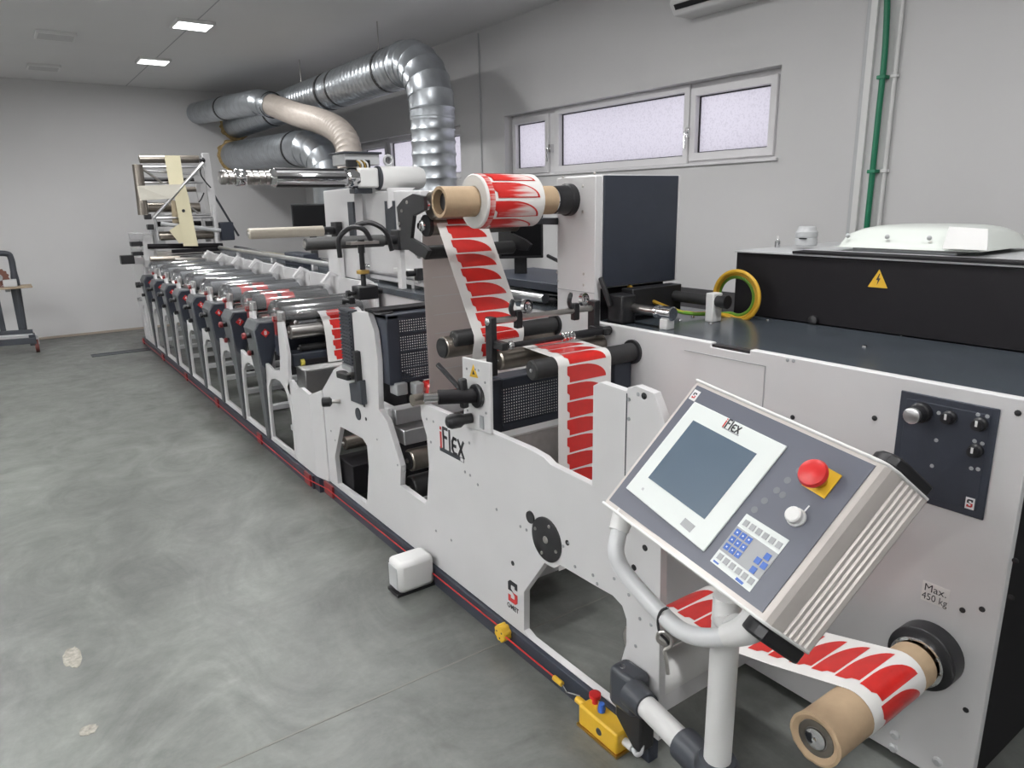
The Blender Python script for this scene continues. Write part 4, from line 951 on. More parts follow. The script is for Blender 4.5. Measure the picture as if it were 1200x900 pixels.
MB().box((XR-.0015, 1.375, 1.158), (XR+.001, 1.72, 1.161)).build('panel_seam', M['grey'], t, smooth=0)
dots([(1185, 700), (1025, 490), (1193, 484), (921, 492), (1132, 832), (1190, 657), (929, 489), (717, 443), (1128, 715), (1151, 714)], XR, .008, 'black', t, name='hole')
dots([(923, 422), (930, 423)], XR, .006, 'grey', t)
dots([(1049, 861), (1047, 876), (1099, 892)], XR, .014, 'lgrey', t, dx=.01, name='cap_nut')
for a_, b_ in ((812, 371), (833, 379), (900, 425-50), (1013, 406), (1057, 393), (797, 375)):
    q = P(a_, b_, 'z', 1.199); MB().lathe((q.x, q.y, 1.198), (0,0,1), [(0,.009),(.005,.007)], 10).build('table_screw', M['chrome'], t)
# sticker
c = P(1096, 697, 'x', XR)
MB().box((XR-.001, c.y-.036, c.z-.030), (XR, c.y+.036, c.z+.030)).build('load_sticker', M['paper'], t, smooth=0)
MB().text('Max.', .032, (XR-.0012, c.y, c.z+.013), (0,-1,0), (0,0,1), bold=0).build('sticker_lettering', M['print'], t, smooth=0)
MB().text('450 kg', .030, (XR-.0012, c.y, c.z-.014), (0,-1,0), (0,0,1), bold=0, xs=.85).build('sticker_lettering', M['print'], t, smooth=0)
# control panel
cp = MB().box((XR-.006, .686, .865), (XR, .933, 1.170)).build('control_panel', M['navy'], t, bevel=.004)
cp2 = MB().box((XR-.0075, .705, .885), (XR-.0055, .915, 1.150)).build('panel_overlay', M['navy'], cp, bevel=.002)
def pknob(px, py, r, m='black', lever=True):
    q = P(px, py, 'x', XR-.01)
    MB().lathe((XR-.006, q.y, q.z), (-1,0,0), [(0, r), (.012, r), (.016, r*.8), (.03, r*.75)], 20).build('knob', M[m], cp)
    if lever: MB().box((XR-.038, q.y-r*.15, q.z-r*.1), (XR-.036, q.y+r*.15, q.z+r*.75)).build('knob_mark', M['ink_white'], cp, smooth=0)
pknob(1113, 489, .018); pknob(1149, 497, .018); pknob(1144, 528, .018)
q = P(1080, 483, 'x', XR-.01); MB().lathe((XR-.006, q.y, q.z), (-1,0,0), [(0,.028),(.02,.028),(.024,.024),(.05,.024)], 22).build('regulator_body', M['black'], cp)
MB().lathe((XR-.056, q.y, q.z), (-1,0,0), [(0,.022),(.012,.022),(.014,.019)], 18).build('gauge_cap', M['alu'], cp)
for (a_, b_) in ((1100, 484), (1146, 486), (1157, 488), (1142, 517), (1151, 520), (1097, 516), (1092, 546), (1088, 575), (1138, 549), (1146, 550)):
    q = P(a_, b_, 'x', XR-.008); MB().lathe((XR-.0075, q.y, q.z), (-1,0,0), [(0,.0055),(.0015,.005)], 10).build('panel_symbol', M['grey'], cp)
q = P(1136.5, 590, 'x', XR-.008); MB().box((XR-.0085, q.y-.011, q.z-.016), (XR-.0075, q.y+.011, q.z+.016)).build('maker_badge', M['ink_white'], cp, smooth=0)
slogo((XR-.0086, q.y, q.z), (0,-1,0), (0,0,1), (-.0008,0,0), .016, cp, word=False)
# upper cabinet body (black box) with white lid
t = thing('extraction_box', 'long black steel box with a pale top and yellow warning triangle behind the table', 'box', (3.0, 1.2, 1.2))
MB().box((2.64, -1.2, 1.20), (3.42, 2.0, 1.468)).build('body', M['blackm'], t, bevel=.004)
MB().box((2.63, -1.2, 1.468), (3.43, 2.005, 1.476)).build('lid', M['lgrey'], t, bevel=.002)
MB().box((2.625, -1.2, 1.476), (3.40, 1.72, 1.486)).build('lid_flange', M['blackm'], t, bevel=.002)
MB().box((2.70, -1.2, 1.486), (3.40, 1.72, 1.489)).build('lid_panel', M['lgrey'], t, bevel=.001)
q = P(1029.5, 327, 'x', 2.639)
s = .037
MB().plate([(-s, -s*.85), (s, -s*.85), (0, s*.95)], (2.639, q.y, q.z), (0,-1,0), (0,0,1), (-.0015,0,0)).build('warning_triangle', M['yellow'], t, smooth=0)
MB().plate([(.002,.02),(-.008,-.004),(-.001,-.004),(-.003,-.022),(.008,.003),(.001,.003),(.005,.02)], (2.6374, q.y, q.z), (0,-1,0), (0,0,1), (-.0006,0,0)).build('lightning_symbol', M['print'], t, smooth=0)
q = P(953, 376, 'x', 2.63); MB().lathe((2.642, q.y, 1.215), (-1,0,0), [(0,.02),(.02,.02),(.024,.014)], 14).build('rubber_stop', M['black'], t)
# white roof-light dome lying on the box
t = thing('white_plastic_dome', 'white moulded plastic dome lying on top of the black box by the wall', 'plastic cover', (2.95, 1.35, 1.489))
a, b = P(992, 292, 'x', 2.85), P(1178, 290, 'x', 2.85)
y0_, y1_ = b.y, a.y; ym_ = (y0_+y1_)/2
mb = MB(); vs = []; fs = []; nU, nV = 16, 10
W_, D_, H_ = (y1_-y0_)/2*.92, .25, .082
def dome(u, v):
    ex = 1-abs(u)**5; ey = 1-abs(v)**4
    return (2.95+v*D_, ym_+u*W_, 1.505+H_*(max(ex, 0)**.5)*(max(ey, 0)**.45)*(1.0 if u > -.55 else 1-.3*(-.55-u)))
for i in range(nU+1):
    for j in range(nV+1): vs.append(dome(-1+2*i/nU, -1+2*j/nV))
for i in range(nU):
    for j in range(nV): k = i*(nV+1)+j; fs.append((k, k+1, k+nV+2, k+nV+1))
mb.add(vs, fs).build('shell', mat('white_moulding', (.72, .76, .72), .25), t, smooth=60)
MB().box((2.72, ym_-W_*.72, 1.489), (3.18, ym_+W_*.72, 1.507)).build('base_frame', M['grey'], t, bevel=.004)
MB().plate([(-.07, 0), (.075, 0), (.055, .07), (-.07, .075)], (2.69, ym_-W_*.84, 1.513), (0,-1,0), (.45,0,1), (-.004,0,0)).build('bright_end_panel', M['white2'], t, bevel=.004)
for k in (-.55, 0.02, .6): MB().sphere((2.712, ym_+W_*k+.05, 1.548), .009, 10, 6, (.6,1,1)).build('fixing', M['lgrey'], t)
# jug and small bottle
q = P(944, 290, 'x', 2.9)
t = thing('plastic_jug', 'small grey plastic container on the black box left of the white dome', 'container', (2.9, q.y, 1.489))
MB().lathe((2.9, q.y, 1.489), (0,0,1), [(0,.04),(.004,.046),(.03,.046),(.034,.043),(.04,.046),(.06,.046),(.066,.04),(.08,.036),(.084,.03)], 24).build('body', M['lgrey'], t)
MB().box((2.852, q.y-.03, 1.52), (2.858, q.y+.005, 1.525)).build('dark_slot', M['black'], t)
q = P(911, 288, 'x', 2.9)
t = thing('small_bottle', 'tiny clear bottle with white cap left of the grey container', 'bottle', (2.9, q.y, 1.476))
MB().lathe((2.9, q.y, 1.476), (0,0,1), [(0,.010),(.002,.012),(.028,.012),(.034,.006),(.04,.005)], 14).build('body', M['chrome'], t)
MB().lathe((2.9, q.y, 1.514), (0,0,1), [(0,.006),(.014,.005)], 10).build('cap', M['white2'], t)
# cable loop
t = thing('yellow_green_cable', 'coil of yellow and green cable hanging in front of the black box', 'cable', (2.5, 1.9, 1.2))
def loop(dx, dr, m, nm):
    c = P(864, 347, 'x', 2.56+dx); pts = [Vector((2.2, 2.22, 1.34)), Vector((2.24, 2.16, 1.29)), Vector((2.36, 2.05, 1.225)), Vector((2.50, 1.98, 1.212))]
    for k in range(19):
        a = math.radians(250+18*k); r_ = .096+dr
        pts.append(Vector((2.56+dx-.0006*k, c.y-math.cos(a)*r_*1.05, c.z+math.sin(a)*r_)))
    MB().tube(bez(pts, 3), .0085, 10).build(nm, M[m], t)
loop(0, 0, 'yg', 'yellow_cable'); loop(.02, -.012, 'gcab', 'green_cable'); loop(-.018, .010, 'yg', 'yellow_cable')
# rails on the table
t = thing('roll_lift_rails', 'dark and chrome rods with white end blocks lying on the rewinding table', 'rails', (2.3, 2.0, 1.198))
a, b = P(840, 352, 'x', 2.40), P(716, 336, 'x', 2.40)
yA_ = a.y; MB().cyl((2.40, yA_-.03, 1.285), (2.40, 2.19, 1.285), .024, 16).build('dark_rod', M['rubber'], t)
MB().box((2.372, yA_-.005, 1.198), (2.43, yA_+.035, 1.318)).build('end_block', M['white2'], t, bevel=.004)
MB().cyl((2.40, yA_-.055, 1.285), (2.40, yA_-.03, 1.285), .028, 16).build('rod_end', M['black'], t)
a = P(787, 365, 'x', 2.12)
MB().cyl((2.12, a.y, 1.262), (2.12, 2.19, 1.262), .020, 16).build('chrome_rod', M['steel'], t)
mb = MB(); mb.lathe((2.12, a.y-.01, 1.262), (0,1,0), [(0,.024),(.004,.028),(.05,.028),(.055,.023),(.07,.023),(.075,.028),(.085,.028)], 20); mb.build('stop_collar', M['chrome'], t)
MB().box((2.095, a.y+.0, 1.198), (2.14, a.y+.04, 1.240)).build('foot_block', M['white2'], t, bevel=.004)
MB().box((2.05, 2.10, 1.20), (2.13, 2.19, 1.32)).build('clamp', M['black'], t, bevel=.008)
MB().bar((2.04, 2.16, 1.27), (2.02, 2.20, 1.39), .02, .02).build('clamp_lever', M['black'], t, bevel=.005)
MB().box((2.14, 2.13, 1.22), (2.44, 2.20, 1.335)).build('dark_housing', M['black'], t, bevel=.004)
# ------------------------------------------------------------------ unwind/rewind column
t = thing('rewind_column', 'white upright column with a dark cover panel behind the red label roll', 'column', (2.2, 2.33, 1.2))
MB().box((2.0, 2.215, 1.20), (2.035, 2.46, 1.795)).build('front_plate', M['white'], t, bevel=.003)
MB().box((2.036, 2.215, 1.34), (2.50, 2.45, 1.80)).build('column_body', M['white'], t, bevel=.003)
MB().box((2.04, 2.205, 1.345), (2.478, 2.214, 1.797)).build('dark_cover', M['navy'], t, bevel=.002)
MB().box((2.05, 2.25, 1.2), (2.45, 2.44, 1.34)).build('lower_body', M['blackm'], t)
MB().box((1.9985, 2.215, 1.322), (2.0, 2.46, 1.325)).build('plate_seam', M['grey'], t, smooth=0)
dots([(684, 321), (684, 334), (653, 319), (654, 329), (660, 207), (697, 203), (683, 218), (683, 248)], XR, .006, 'steel', t)
MB().lathe((1.905, 2.374, 1.704), RX, [(0,.050),(.004,.056),(.065,.060),(.07,.066),(.095,.066)], 30).build('mandrel_flange', M['black'], t)
MB().lathe((1.39, 2.374, 1.704), RX, [(0,.036),(.52,.036)], 24).build('mandrel', M['black'], t)
MB().lathe((1.898, 2.374, 1.704), RX, [(0,.052),(.008,.052)], 30).build('chrome_ring', M['chrome'], t)
t = thing('card_core', 'brown cardboard core holding the red label roll at the top', 'core', (1.6, 2.374, 1.647))
MB().pipe((1.365, 2.374, 1.704), (1.897, 2.374, 1.704), .057, .046, 32).build('tube', M['kraft'], t)
t = thing('label_roll', 'white roll of red printed labels wound on the upper cardboard core', 'label roll', (1.65, 2.374, 1.6))
xl0, xl1 = 1.515, 1.79; rl = .102
mb = MB(); mb.lathe((xl0, 2.374, 1.704), RX, [(0,.058),(0,rl-.004),(.004,rl),(xl1-xl0-.004,rl),(xl1-xl0,rl-.004),(xl1-xl0,.058),(0,.058)], 48, caps=False); mb.build('paper_roll', M['paper'], t)
cp_ = [(2.374-(rl+.0006)*math.cos(math.radians(a)), 1.704+(rl+.0006)*math.sin(math.radians(a))) for a in range(0, 361, 6)]
wl = xl1-xl0; tot = 2*math.pi*rl; npc = 9
for k in range(npc):
    mb, _ = label_slices(cp_[::-1], tot*k/npc, tot/npc, xl0+wl*.13, xl0+wl*.90, .0008, up=True); lb = mb.build('label', M['red'], t)
    mb, _ = label_slices(cp_[::-1], tot*k/npc+tot/npc*.09, tot/npc*.84, xl0+wl*.16, xl0+wl*.86, .0016, up=True); mb.build('label_face', M['streak'], lb)
mb = MB()
for k in range(60):
    a = 2*math.pi*k/60; c_, s_ = math.cos(a), math.sin(a); 
mb.lathe((xl0+.012, 2.374, 1.704), RX, [(0, rl+.0004), (0, rl+.0012), (.024, rl+.0012), (.024, rl+.0004)], 48, caps=False); mb.build('red_edge_band', M['streak'], t)
# black bracket with rollers
t = thing('black_roller_bracket', 'black shaped bracket plate with dark rollers left of the label roll', 'roller bracket', (1.6, 2.75, 1.45))
XB = 1.455
bp_ = [(464.5, 242.5), (472, 233), (483, 227), (496, 230), (497, 246), (484, 253), (481, 279), (496, 288), (502, 294), (498, 302), (490, 301), (478.5, 293), (470, 293)]
MB().yz(pl(bp_, XB), XB, XB+.018).build('bracket_plate', M['black'], t, bevel=.002)
MB().yz(pl(bp_, XB), 1.985, 2.0).build('rear_bracket_plate', M['black'], t)
for px, py in ((477, 237), (468, 262), (469, 268), (471, 247)):
    q = P(px, py, 'x', XB); MB().lathe((XB, q.y, q.z), (-1,0,0), [(0,.008),(.004,.007)], 10).build('bolt', M['steel'], t)
def broll(px, py, r, m, x1=1.985, nm='roller', collar_=True):
    q = P(px, py, 'x', XB+(.07 if nm == 'rubber_roller' else 0))
    roller(t, XB+.055, x1, q.y, q.z, r, M[m], nm, shaft=False)
    MB().cyl((XB+.018, q.y, q.z), (XB+.056, q.y, q.z), .014, 12).build('shaft', M['chrome'], t)
    if collar_: MB().lathe((XB+.025, q.y, q.z), RX, [(0,.014),(.004,.024),(.014,.024),(.018,.014)], 16).build('collar', M['chrome'], t)
    return q
qa = broll(491, 241, .060, 'anod'); qb = broll(486, 265, .042, 'anod', nm='dark_roller'); qc = broll(500, 296, .030, 'rubber', 1.99, 'rubber_roller')
MB().lathe((XB+.05, qb.y, qb.z), RX, [(0,.046),(.018,.046)], 20).build('black_flange', M['black'], t)
MB().box((1.985, 2.45, 1.60), (2.0, 2.80, 1.63)).build('arm', M['slate'], t, bevel=.004)
# waste web and label web
x0w, x1w = P(501, 400, 'y', 2.82).x, P(501, 400, 'y', 2.82).x+.30
t = thing('waste_web', 'thin grey pink waste web hanging behind the red labels left of them', 'web', ((x0w+x1w)/2, 2.72, .85))
ptw = [(qb.y+.06, qb.z-.01), (qb.y+.075, qb.z-.045), (2.83, 1.45), (2.825, 1.2), (2.82, .88), (2.835, .84)]
web_strip(ptw, x0w, x1w).build('paper', M['waste'], t)
for k in range(7):
    z = .95+.085*k; MB().box((x0w+.04, 2.8178+.012*(z-.88), z), (x1w-.02, 2.819+.012*(z-.88), z+.003)).build('ghost_line', M['ink_white'], t, smooth=0)
yb0 = qb.y-.044
x0u = P(518, 262, 'y', yb0).x; x1u = P(577, 265, 'y', yb0).x
R3 = P(651, 380, 'x', XR); R2 = P(705, 402, 'x', XR); R1 = P(742, 412, 'x', XR)
r1, r2, r3 = .037, .040, .034
xw0, xw1 = 1.585, 1.845
arc = lambda c, r, a0, a1, n=8: [(c.y+r*math.cos(math.radians(a0+(a1-a0)*k/n)), c.z+r*math.sin(math.radians(a0+(a1-a0)*k/n))) for k in range(n+1)]
up_path = [(qb.y+.03, qb.z+.034), (qb.y, qb.z+.044), (qb.y-.03, qb.z+.034), (yb0, qb.z), (R3.y-r3-.002, R3.z+.01), (R3.y-r3-.002, R3.z-.02), (R3.y-.01, R3.z-.10), (R3.y-.03, R3.z-.14)]
printed_web('printed_web', 'red label web slanting down from the upper roll to the dark roller pair', up_path, 1.540, 1.795, .0685, s0=.035, off=.0014)
low_path = [(R2.y+.04, R2.z+.03), (R2.y, R2.z+r2)] + arc(R1, r1, 75, 180, 8) + [(R1.y-r1, .60), (R1.y-r1, .30)]
printed_web('printed_web', 'red label web dropping vertically over the front dark roller into the machine', low_path, xw0, xw1, .0685, s0=.01, off=.0014)
# cantilever rollers on the rear plate
t = thing('web_rollers', 'dark rubber rollers guiding the red label web between the two white plates', 'rollers', (1.75, 2.2, 1.05))
def cant(x0_, c, r, m, nm, fl=True):
    mb = MB(); mb.lathe((x0_, c.y, c.z), RX, [(0, r-.006), (.005, r), (XR-x0_-.005, r)], 26); o = mb.build(nm, M[m], t)
    MB().lathe((x0_-.002, c.y, c.z), RX, [(0,.007),(.003,.008)], 10).build('centre_screw', M['chrome'], t)
    if fl: MB().lathe((XR-.012, c.y, c.z), RX, [(0, r+.012), (.012, r+.012)], 26).build('flange', M['black'], t)
cant(1.49, R1, r1, 'rubber', 'front_roller'); cant(1.47, R2, r2-.002, 'anod', 'steel_roller', False); cant(1.46, R3, r3, 'rubber', 'upper_roller')
q = P(516, 408, 'x', 1.42); q2 = Vector((0, q.y, q.z)); cant(1.43, Vector((XR, q.y-.0, q.z)), .046, 'anod', 'steel_pinch_roller', False)
MB().lathe((1.424, q.y, q.z), RX, [(0,.040),(.007,.043)], 24).build('roller_cap', M['black'], t)
MB().box((1.90, 1.98, .75), (1.99, 2.06, 1.10)).build('navy_post', M['navy'], t, bevel=.004)
# rod frame with black posts
t = thing('slitter_rod_frame', 'chrome and black rods on black posts with two round thumb wheels above the web', 'rod frame', (1.7, 2.2, 1.05))
q1, q2 = P(573, 379, 'x', 1.46), P(698, 357, 'x', 1.97)
ry, rz = 2.19, 1.268
MB().bar((1.46, ry, 1.06), (1.46, ry, 1.285), .04, .028, (1,0,0)).build('post', M['black'], t, bevel=.004)
MB().bar((1.975, ry, 1.06), (1.975, ry, 1.30), .045, .03, (1,0,0)).build('post', M['black'], t, bevel=.004)
MB().cyl((1.445, ry, rz), (1.98, ry, rz), .012, 14).build('chrome_rod', M['steel'], t)
MB().lathe((1.438, ry, rz), RX, [(0,.009),(.004,.015),(.018,.015)], 12).build('rod_end', M['chrome'], t)
b1 = P(590, 405, 'x', 1.52); b2 = P(705, 382, 'x', 1.98)
by, bz = 2.12, (b1.z+b2.z)/2
MB().cyl((1.50, by, bz), (1.96, by, bz), .011, 12).build('black_rod', M['black'], t)
MB().cyl((1.80, by, bz), (2.0, by, bz), .017, 12).build('rod_sleeve', M['black'], t)
for k in range(4): MB().lathe((1.745+.016*k, by, bz), RX, [(0,.012),(.003,.018),(.009,.018),(.012,.012)], 14).build('nut', M['chrome'], t)
MB().lathe((1.488, by, bz), RX, [(0,.010),(.006,.017),(.018,.017)], 12).build('rod_end', M['chrome'], t)
MB().bar((1.965, ry-.1, bz), (1.965, ry, bz), .03, .03).build('rod_holder', M['black'], t, bevel=.004)
MB().bar((1.47, ry-.08, bz), (1.47, ry, bz), .03, .03).build('rod_holder', M['black'], t, bevel=.004)
for px, py in ((607, 362), (674, 352)):
    x = P(px, 366, 'y', ry).x
    MB().bar((x, ry, rz-.04), (x, ry, rz+.03), .026, .03, (1,0,0)).build('slide_clamp', M['black'], t, bevel=.005)
    mb = MB(); mb.lathe((x+.012, ry-.03, rz+.045), (.25,-1,.1), [(0,.012),(0,.027),(.016,.027),(.016,.019),(.004,.019),(.004,.012)], 22, caps=False); mb.build('thumb_wheel', M['chrome'], t)
    MB().tube(bez([(x-.02, ry, rz+.01), (x-.04, ry-.01, rz+.04), (x-.03, ry-.01, rz+.075)], 4), [.010]*8+[.006], 8).build('locking_lever', M['black'], t)
# ------------------------------------------------------------------ lower core with the web
CY, CZ, CRr = .767, .426, .064
t = thing('rewind_spindle', 'black hub and chrome ring of the lower spindle on the white panel', 'spindle', (2.0, CY, CZ-.1))
MB().lathe((1.935, CY, CZ), RX, [(0,.082),(.006,.092),(.065,.092)], 40).build('hub', M['black'], t, bevel=.002)
mb = MB(); mb.lathe((1.912, CY, CZ), RX, [(0,.060),(.003,.072),(.02,.072),(.024,.068)], 36); mb.build('chrome_ring', M['chrome'], t)
for k in range(10):
    a = 2*math.pi*k/10; MB().lathe((1.909, CY+.066*math.cos(a), CZ+.066*math.sin(a)), RX, [(0,.004),(.004,.005)], 8).build('ring_bolt', M['steel'], t)
MB().lathe((1.428, CY, CZ), RX, [(0,.030),(.004,.034),(.5,.034)], 28).build('spindle_shaft', M['steel'], t)
mb = MB(); mb.lathe((1.420, CY, CZ), RX, [(0,.018),(.002,.026),(.012,.028)], 24); mb.build('shaft_cap', M['chrome'], t)
MB().lathe((1.416, CY, CZ), RX, [(0,.005),(.006,.007)], 10).build('valve', M['chrome'], t)
MB().pipe((1.425, CY, CZ), (1.44, CY, CZ), .046, .030, 28).build('core_chuck', M['anod'], t)
t = thing('card_core', 'brown cardboard core with a ragged front rim on the lower spindle', 'core', (1.65, CY, CZ-CRr))
mb = MB(); n = 40; vs = []; fs = []
for k in range(n):
    a = 2*math.pi*k/n; c_, s_ = math.cos(a), math.sin(a); j = rg.uniform(-.0015, .0015)
    for (x, r_) in ((1.90, CRr), (1.45, CRr), (1.422+j, CRr+.003), (1.420+j, CRr-.004), (1.426, .047), (1.90, .047)): vs.append((x, CY+r_*c_, CZ+r_*s_))
for k in range(n):
    j = (k+1) % n
    for q in range(5): fs.append((k*6+q, j*6+q, j*6+q+1, k*6+q+1))
mb.add(vs, fs).build('tube', M['kraft'], t)
X0B, X1B = 1.575, 1.835
RBy, RBz, RBr = 1.40, .335, .058
core = Vector((0, CY, CZ)); rb = Vector((0, RBy, RBz))
pB_ = arc(rb, RBr+.001, -20, 95, 8)[::1] + [(1.30, .385), (1.05, .435)] + arc(core, CRr+.0012, 70, 250, 14)
pB_ = [(RBy+RBr*.9, RBz-.03)] + arc(rb, RBr+.001, 10, 100, 8) + [(1.22, .385), (1.0, .432)] + arc(core, CRr+.0012, 72, 270, 16)
printed_web('printed_web', 'red label web running low across to the bottom cardboard core', pB_, X0B, X1B, .0685, s0=.012, off=.0014)
t = thing('lower_web_rollers', 'steel and white rollers low behind the console carrying the red web', 'rollers', (1.7, 1.4, .1))
roller(t, 1.45, 1.99, RBy, RBz, RBr-.001, M['steel'], 'steel_roller'); roller(t, 1.45, 1.99, 1.36, .20, .062, M['white2'], 'white_roller')
MB().box((1.85, 1.20, .26), (1.99, 1.32, .42)).build('black_block', M['black'], t, bevel=.006)
# ------------------------------------------------------------------ operator console on its swing arm
E1 = Vector((-.09, -.989, -.12)).normalized(); E2 = Vector((-.619, .15, -.771)).normalized(); NO = Vector((-.78, -.005, .626)).normalized()
LC = .52; OC = P(818, 450, 'y', 1.196)
EV = (E2*.753 - E1*.047)*LC
def K(u, v, w=0.0): return OC + E1*(LC*u) + EV*v + NO*w
def KM(u, v, w=0.0): return K(u+.0627*v, v/.753, w)      # measured face coordinates
t = thing('operator_console', 'slanted grey operator console with touch screen, red stop button and blue keypad', 'control console', (1.27, 1.0, .2))
prof = [(0.0, 0.0), (1.0, 0.0), (1.020, -.003), (1.040, -.013), (1.054, -.030), (1.062, -.046)] + [q for k in range(5) for q in ((1.050+.0085*k, -.050-.017*k), (1.051+.0085*k, -.054-.017*k), (1.065+.0085*k, -.057-.017*k), (1.070+.0085*k, -.064-.017*k))] + [(1.108, -.136), (1.106, -.142), (1.06, -.146), (.1, -.146), (-.02, -.13), (-.035, -.10), (-.035, -.02), (-.02, -.004)]
def extr(prof, v0, v1):
    n = len(prof); vs = [K(u, v0, w) for u, w in prof]+[K(u, v1, w) for u, w in prof]
    return MB().add(vs, [tuple(range(n)), tuple(range(n, 2*n))[::-1]]+[(i, (i+1) % n, (i+1) % n+n, i+n) for i in range(n)])
extr(prof, -.015, 1.015).build('extruded_housing', mat('console_aluminium_paint', (.60, .56, .53), .38, .25), t, smooth=20)
capp = [(.955, -.020), (1.0, -.014), (1.035, -.022), (1.056, -.042), (1.074, -.08), (1.100, -.14), (1.04, -.146), (.90, -.10), (.90, -.05)]
extr(capp, -.10, -.03).build('end_cap', M['black'], t, bevel=.006)
extr(capp, 1.03, 1.115).build('end_cap', M['black'], t, bevel=.006)
extr([(-.025, .003), (1.0, .003), (1.03, -.004), (1.060, -.03), (1.072, -.06), (1.112, -.14), (.1, -.150), (-.03, -.13), (-.04, -.1), (-.04, -.02)], -.032, -.012).build('end_trim', M['white2'], t, bevel=.003)
extr([(-.025, .003), (1.0, .003), (1.03, -.004), (1.060, -.03), (1.072, -.06), (1.112, -.14), (.1, -.150), (-.03, -.13), (-.04, -.1), (-.04, -.02)], 1.012, 1.032).build('end_trim', M['white2'], t, bevel=.003)
def kplate(pts, w0, w1, name, m, par, meas=True, bevel=0):
    f = KM if meas else K; n = len(pts)
    vs = [f(u, v, w0) for u, v in pts]+[f(u, v, w1) for u, v in pts]
    return MB().add(vs, [tuple(range(n)), tuple(range(n, 2*n))[::-1]]+[(i, (i+1) % n, (i+1) % n+n, i+n) for i in range(n)]).build(name, m, par, bevel=bevel)
fp = kplate([(.006, .012), (.994, .012), (.994, .985), (.006, .985)], .0005, .003, 'face_overlay', M['consg'], t, meas=False)
bz_ = kplate([(.058, .092), (.627, .094), (.581, .679), (.010, .643)], .003, .0075, 'screen_bezel', M['bez'], t, bevel=.002)
kplate([(.121, .180), (.524, .185), (.493, .558), (.093, .538)], .0075, .0082, 'touch_screen', M['screen'], bz_)
kplate([(.405, .600), (.475, .606), (.468, .645), (.400, .638)], .0075, .0082, 'sticker', M['grey'], bz_)
kplate([(.100, .592), (.112, .593), (.111, .606), (.099, .605)], .0075, .0085, 'indicator_lamp', M['lgrey'], bz_)
UU = (KM(.6, .1)-KM(.1, .1)).normalized(); VV = NO.cross(UU).normalized()
flex(KM(.288, .120, .0077), UU, VV, .024, bz_)
kplate([(.285, .143), (.390, .146), (.389, .152), (.284, .149)], .0075, .0080, 'underline', M['grey'], bz_)
lb = kplate([(.010, .032), (.052, .034), (.050, .092), (.008, .090)], .003, .0038, 'maker_badge', M['ink_white'], t)
slogo(KM(.030, .064, .0039), UU, VV, NO*.0005, .012, lb, word=False)
# keypad
kp = kplate([(.646, .437), (.874, .440), (.857, .705), (.629, .695)], .003, .0042, 'keypad', M['bez'], t)
kplate([(.641, .503), (.870, .512), (.861, .642), (.633, .630)], .0042, .0046, 'keypad_field', M['grey'], kp)
def key(u, v, su, sv, m):
    kplate([(u-su, v-sv), (u+su, v-sv), (u+su-.001, v+sv), (u-su-.001, v+sv)], .0044, .0060, 'key', M[m], kp)
for k in range(6):
    key(.672+.0355*k, .474+.001*k, .012, .014, 'grey'); key(.660+.0355*k, .655+.002*k, .012, .014, 'grey')
for r_ in range(3):
    for k in range(3): key(.663+.032*k-.002*r_, .527+.038*r_+.001*k, .0125, .0145, 'blue')
for (u, v) in ((.838, .545), (.812, .580), (.846, .584), (.818, .622)): key(u, v, .013, .0145, 'blue')
for r_ in range(3):
    for k in range(3): kplate([(.659+.032*k-.002*r_, .524+.038*r_), (.666+.032*k-.002*r_, .524+.038*r_), (.666+.032*k-.002*r_, .531+.038*r_), (.659+.032*k-.002*r_, .531+.038*r_)], .0060, .0063, 'key_symbol', M['ink_white'], kp)
kplate([(.642, .680), (.672, .682), (.671, .690), (.641, .688)], .0042, .0045, 'keypad_print', M['blue'], kp)
kplate([(.775, .684), (.815, .688), (.813, .700), (.773, .697)], .0042, .0045, 'keypad_print', M['blue'], kp)
# stop button, selector, faint symbols
ey = kplate([(.790, .098), (.905, .105), (.897, .222), (.782, .215)], .003, .0055, 'stop_plate', M['yellow'], t)
c = KM(.843, .165, .0055)
MB().lathe(c, NO, [(0,.015),(.012,.015),(.014,.013),(.03,.013)], 22).build('button_neck', M['gold'], ey)
MB().lathe(c+NO*.030, NO, [(0,.022),(.004,.030),(.012,.0325),(.019,.029),(.024,.016)], 28).build('stop_button', M['redp'], ey)
c = KM(.845, .345, .003)
MB().lathe(c, NO, [(0,.021),(.006,.021),(.008,.018),(.022,.018),(.025,.015)], 20).build('selector_knob', M['white2'], t)
kplate([(.857, .275), (.863, .276), (.857, .325), (.851, .324)], .003, .0036, 'selector_mark', M['ink_white'], t)
for (u, v) in ((.735, .165), (.715, .225), (.70, .285), (.735, .29), (.68, .35), (.665, .405)):
    MB().lathe(KM(u, v, .003), NO, [(0,.008),(.0005,.008)], 14).build('printed_symbol', mat('faint_symbol', (.16,.165,.18), .5), t)
# arm, post, handle
pt = PD(850, 742, 1.70); pb_ = Vector((pt.x, pt.y, P(838, 888, 'x', pt.x).z))
MB().cyl((pt.x, pt.y, pb_.z-.03), (pt.x, pt.y, pt.z+.10), .034, 24).build('post', M['white2'], t)
MB().lathe((pt.x, pt.y, pb_.z-.11), (0,0,1), [(0,.050),(.01,.056),(.10,.056),(.115,.046)], 26).build('post_socket', M['slate'], t)
j0 = Vector((1.345, 1.30, .262)); j1 = Vector((pt.x, pt.y, pb_.z-.05))
dj = (j1-j0).normalized()
MB().cyl(j0, j1, .033, 22).build('arm', M['white2'], t)
MB().cyl(j1-dj*.13, j1, .047, 22).build('arm_sleeve', M['slate'], t)
MB().cyl(j0, j0+dj*.075, .046, 22, r2=.040).build('arm_sleeve', M['slate'], t)
MB().box((1.332, 1.285, .175), (1.41, 1.395, .31)).build('hinge_block', M['slate'], t, bevel=.018)
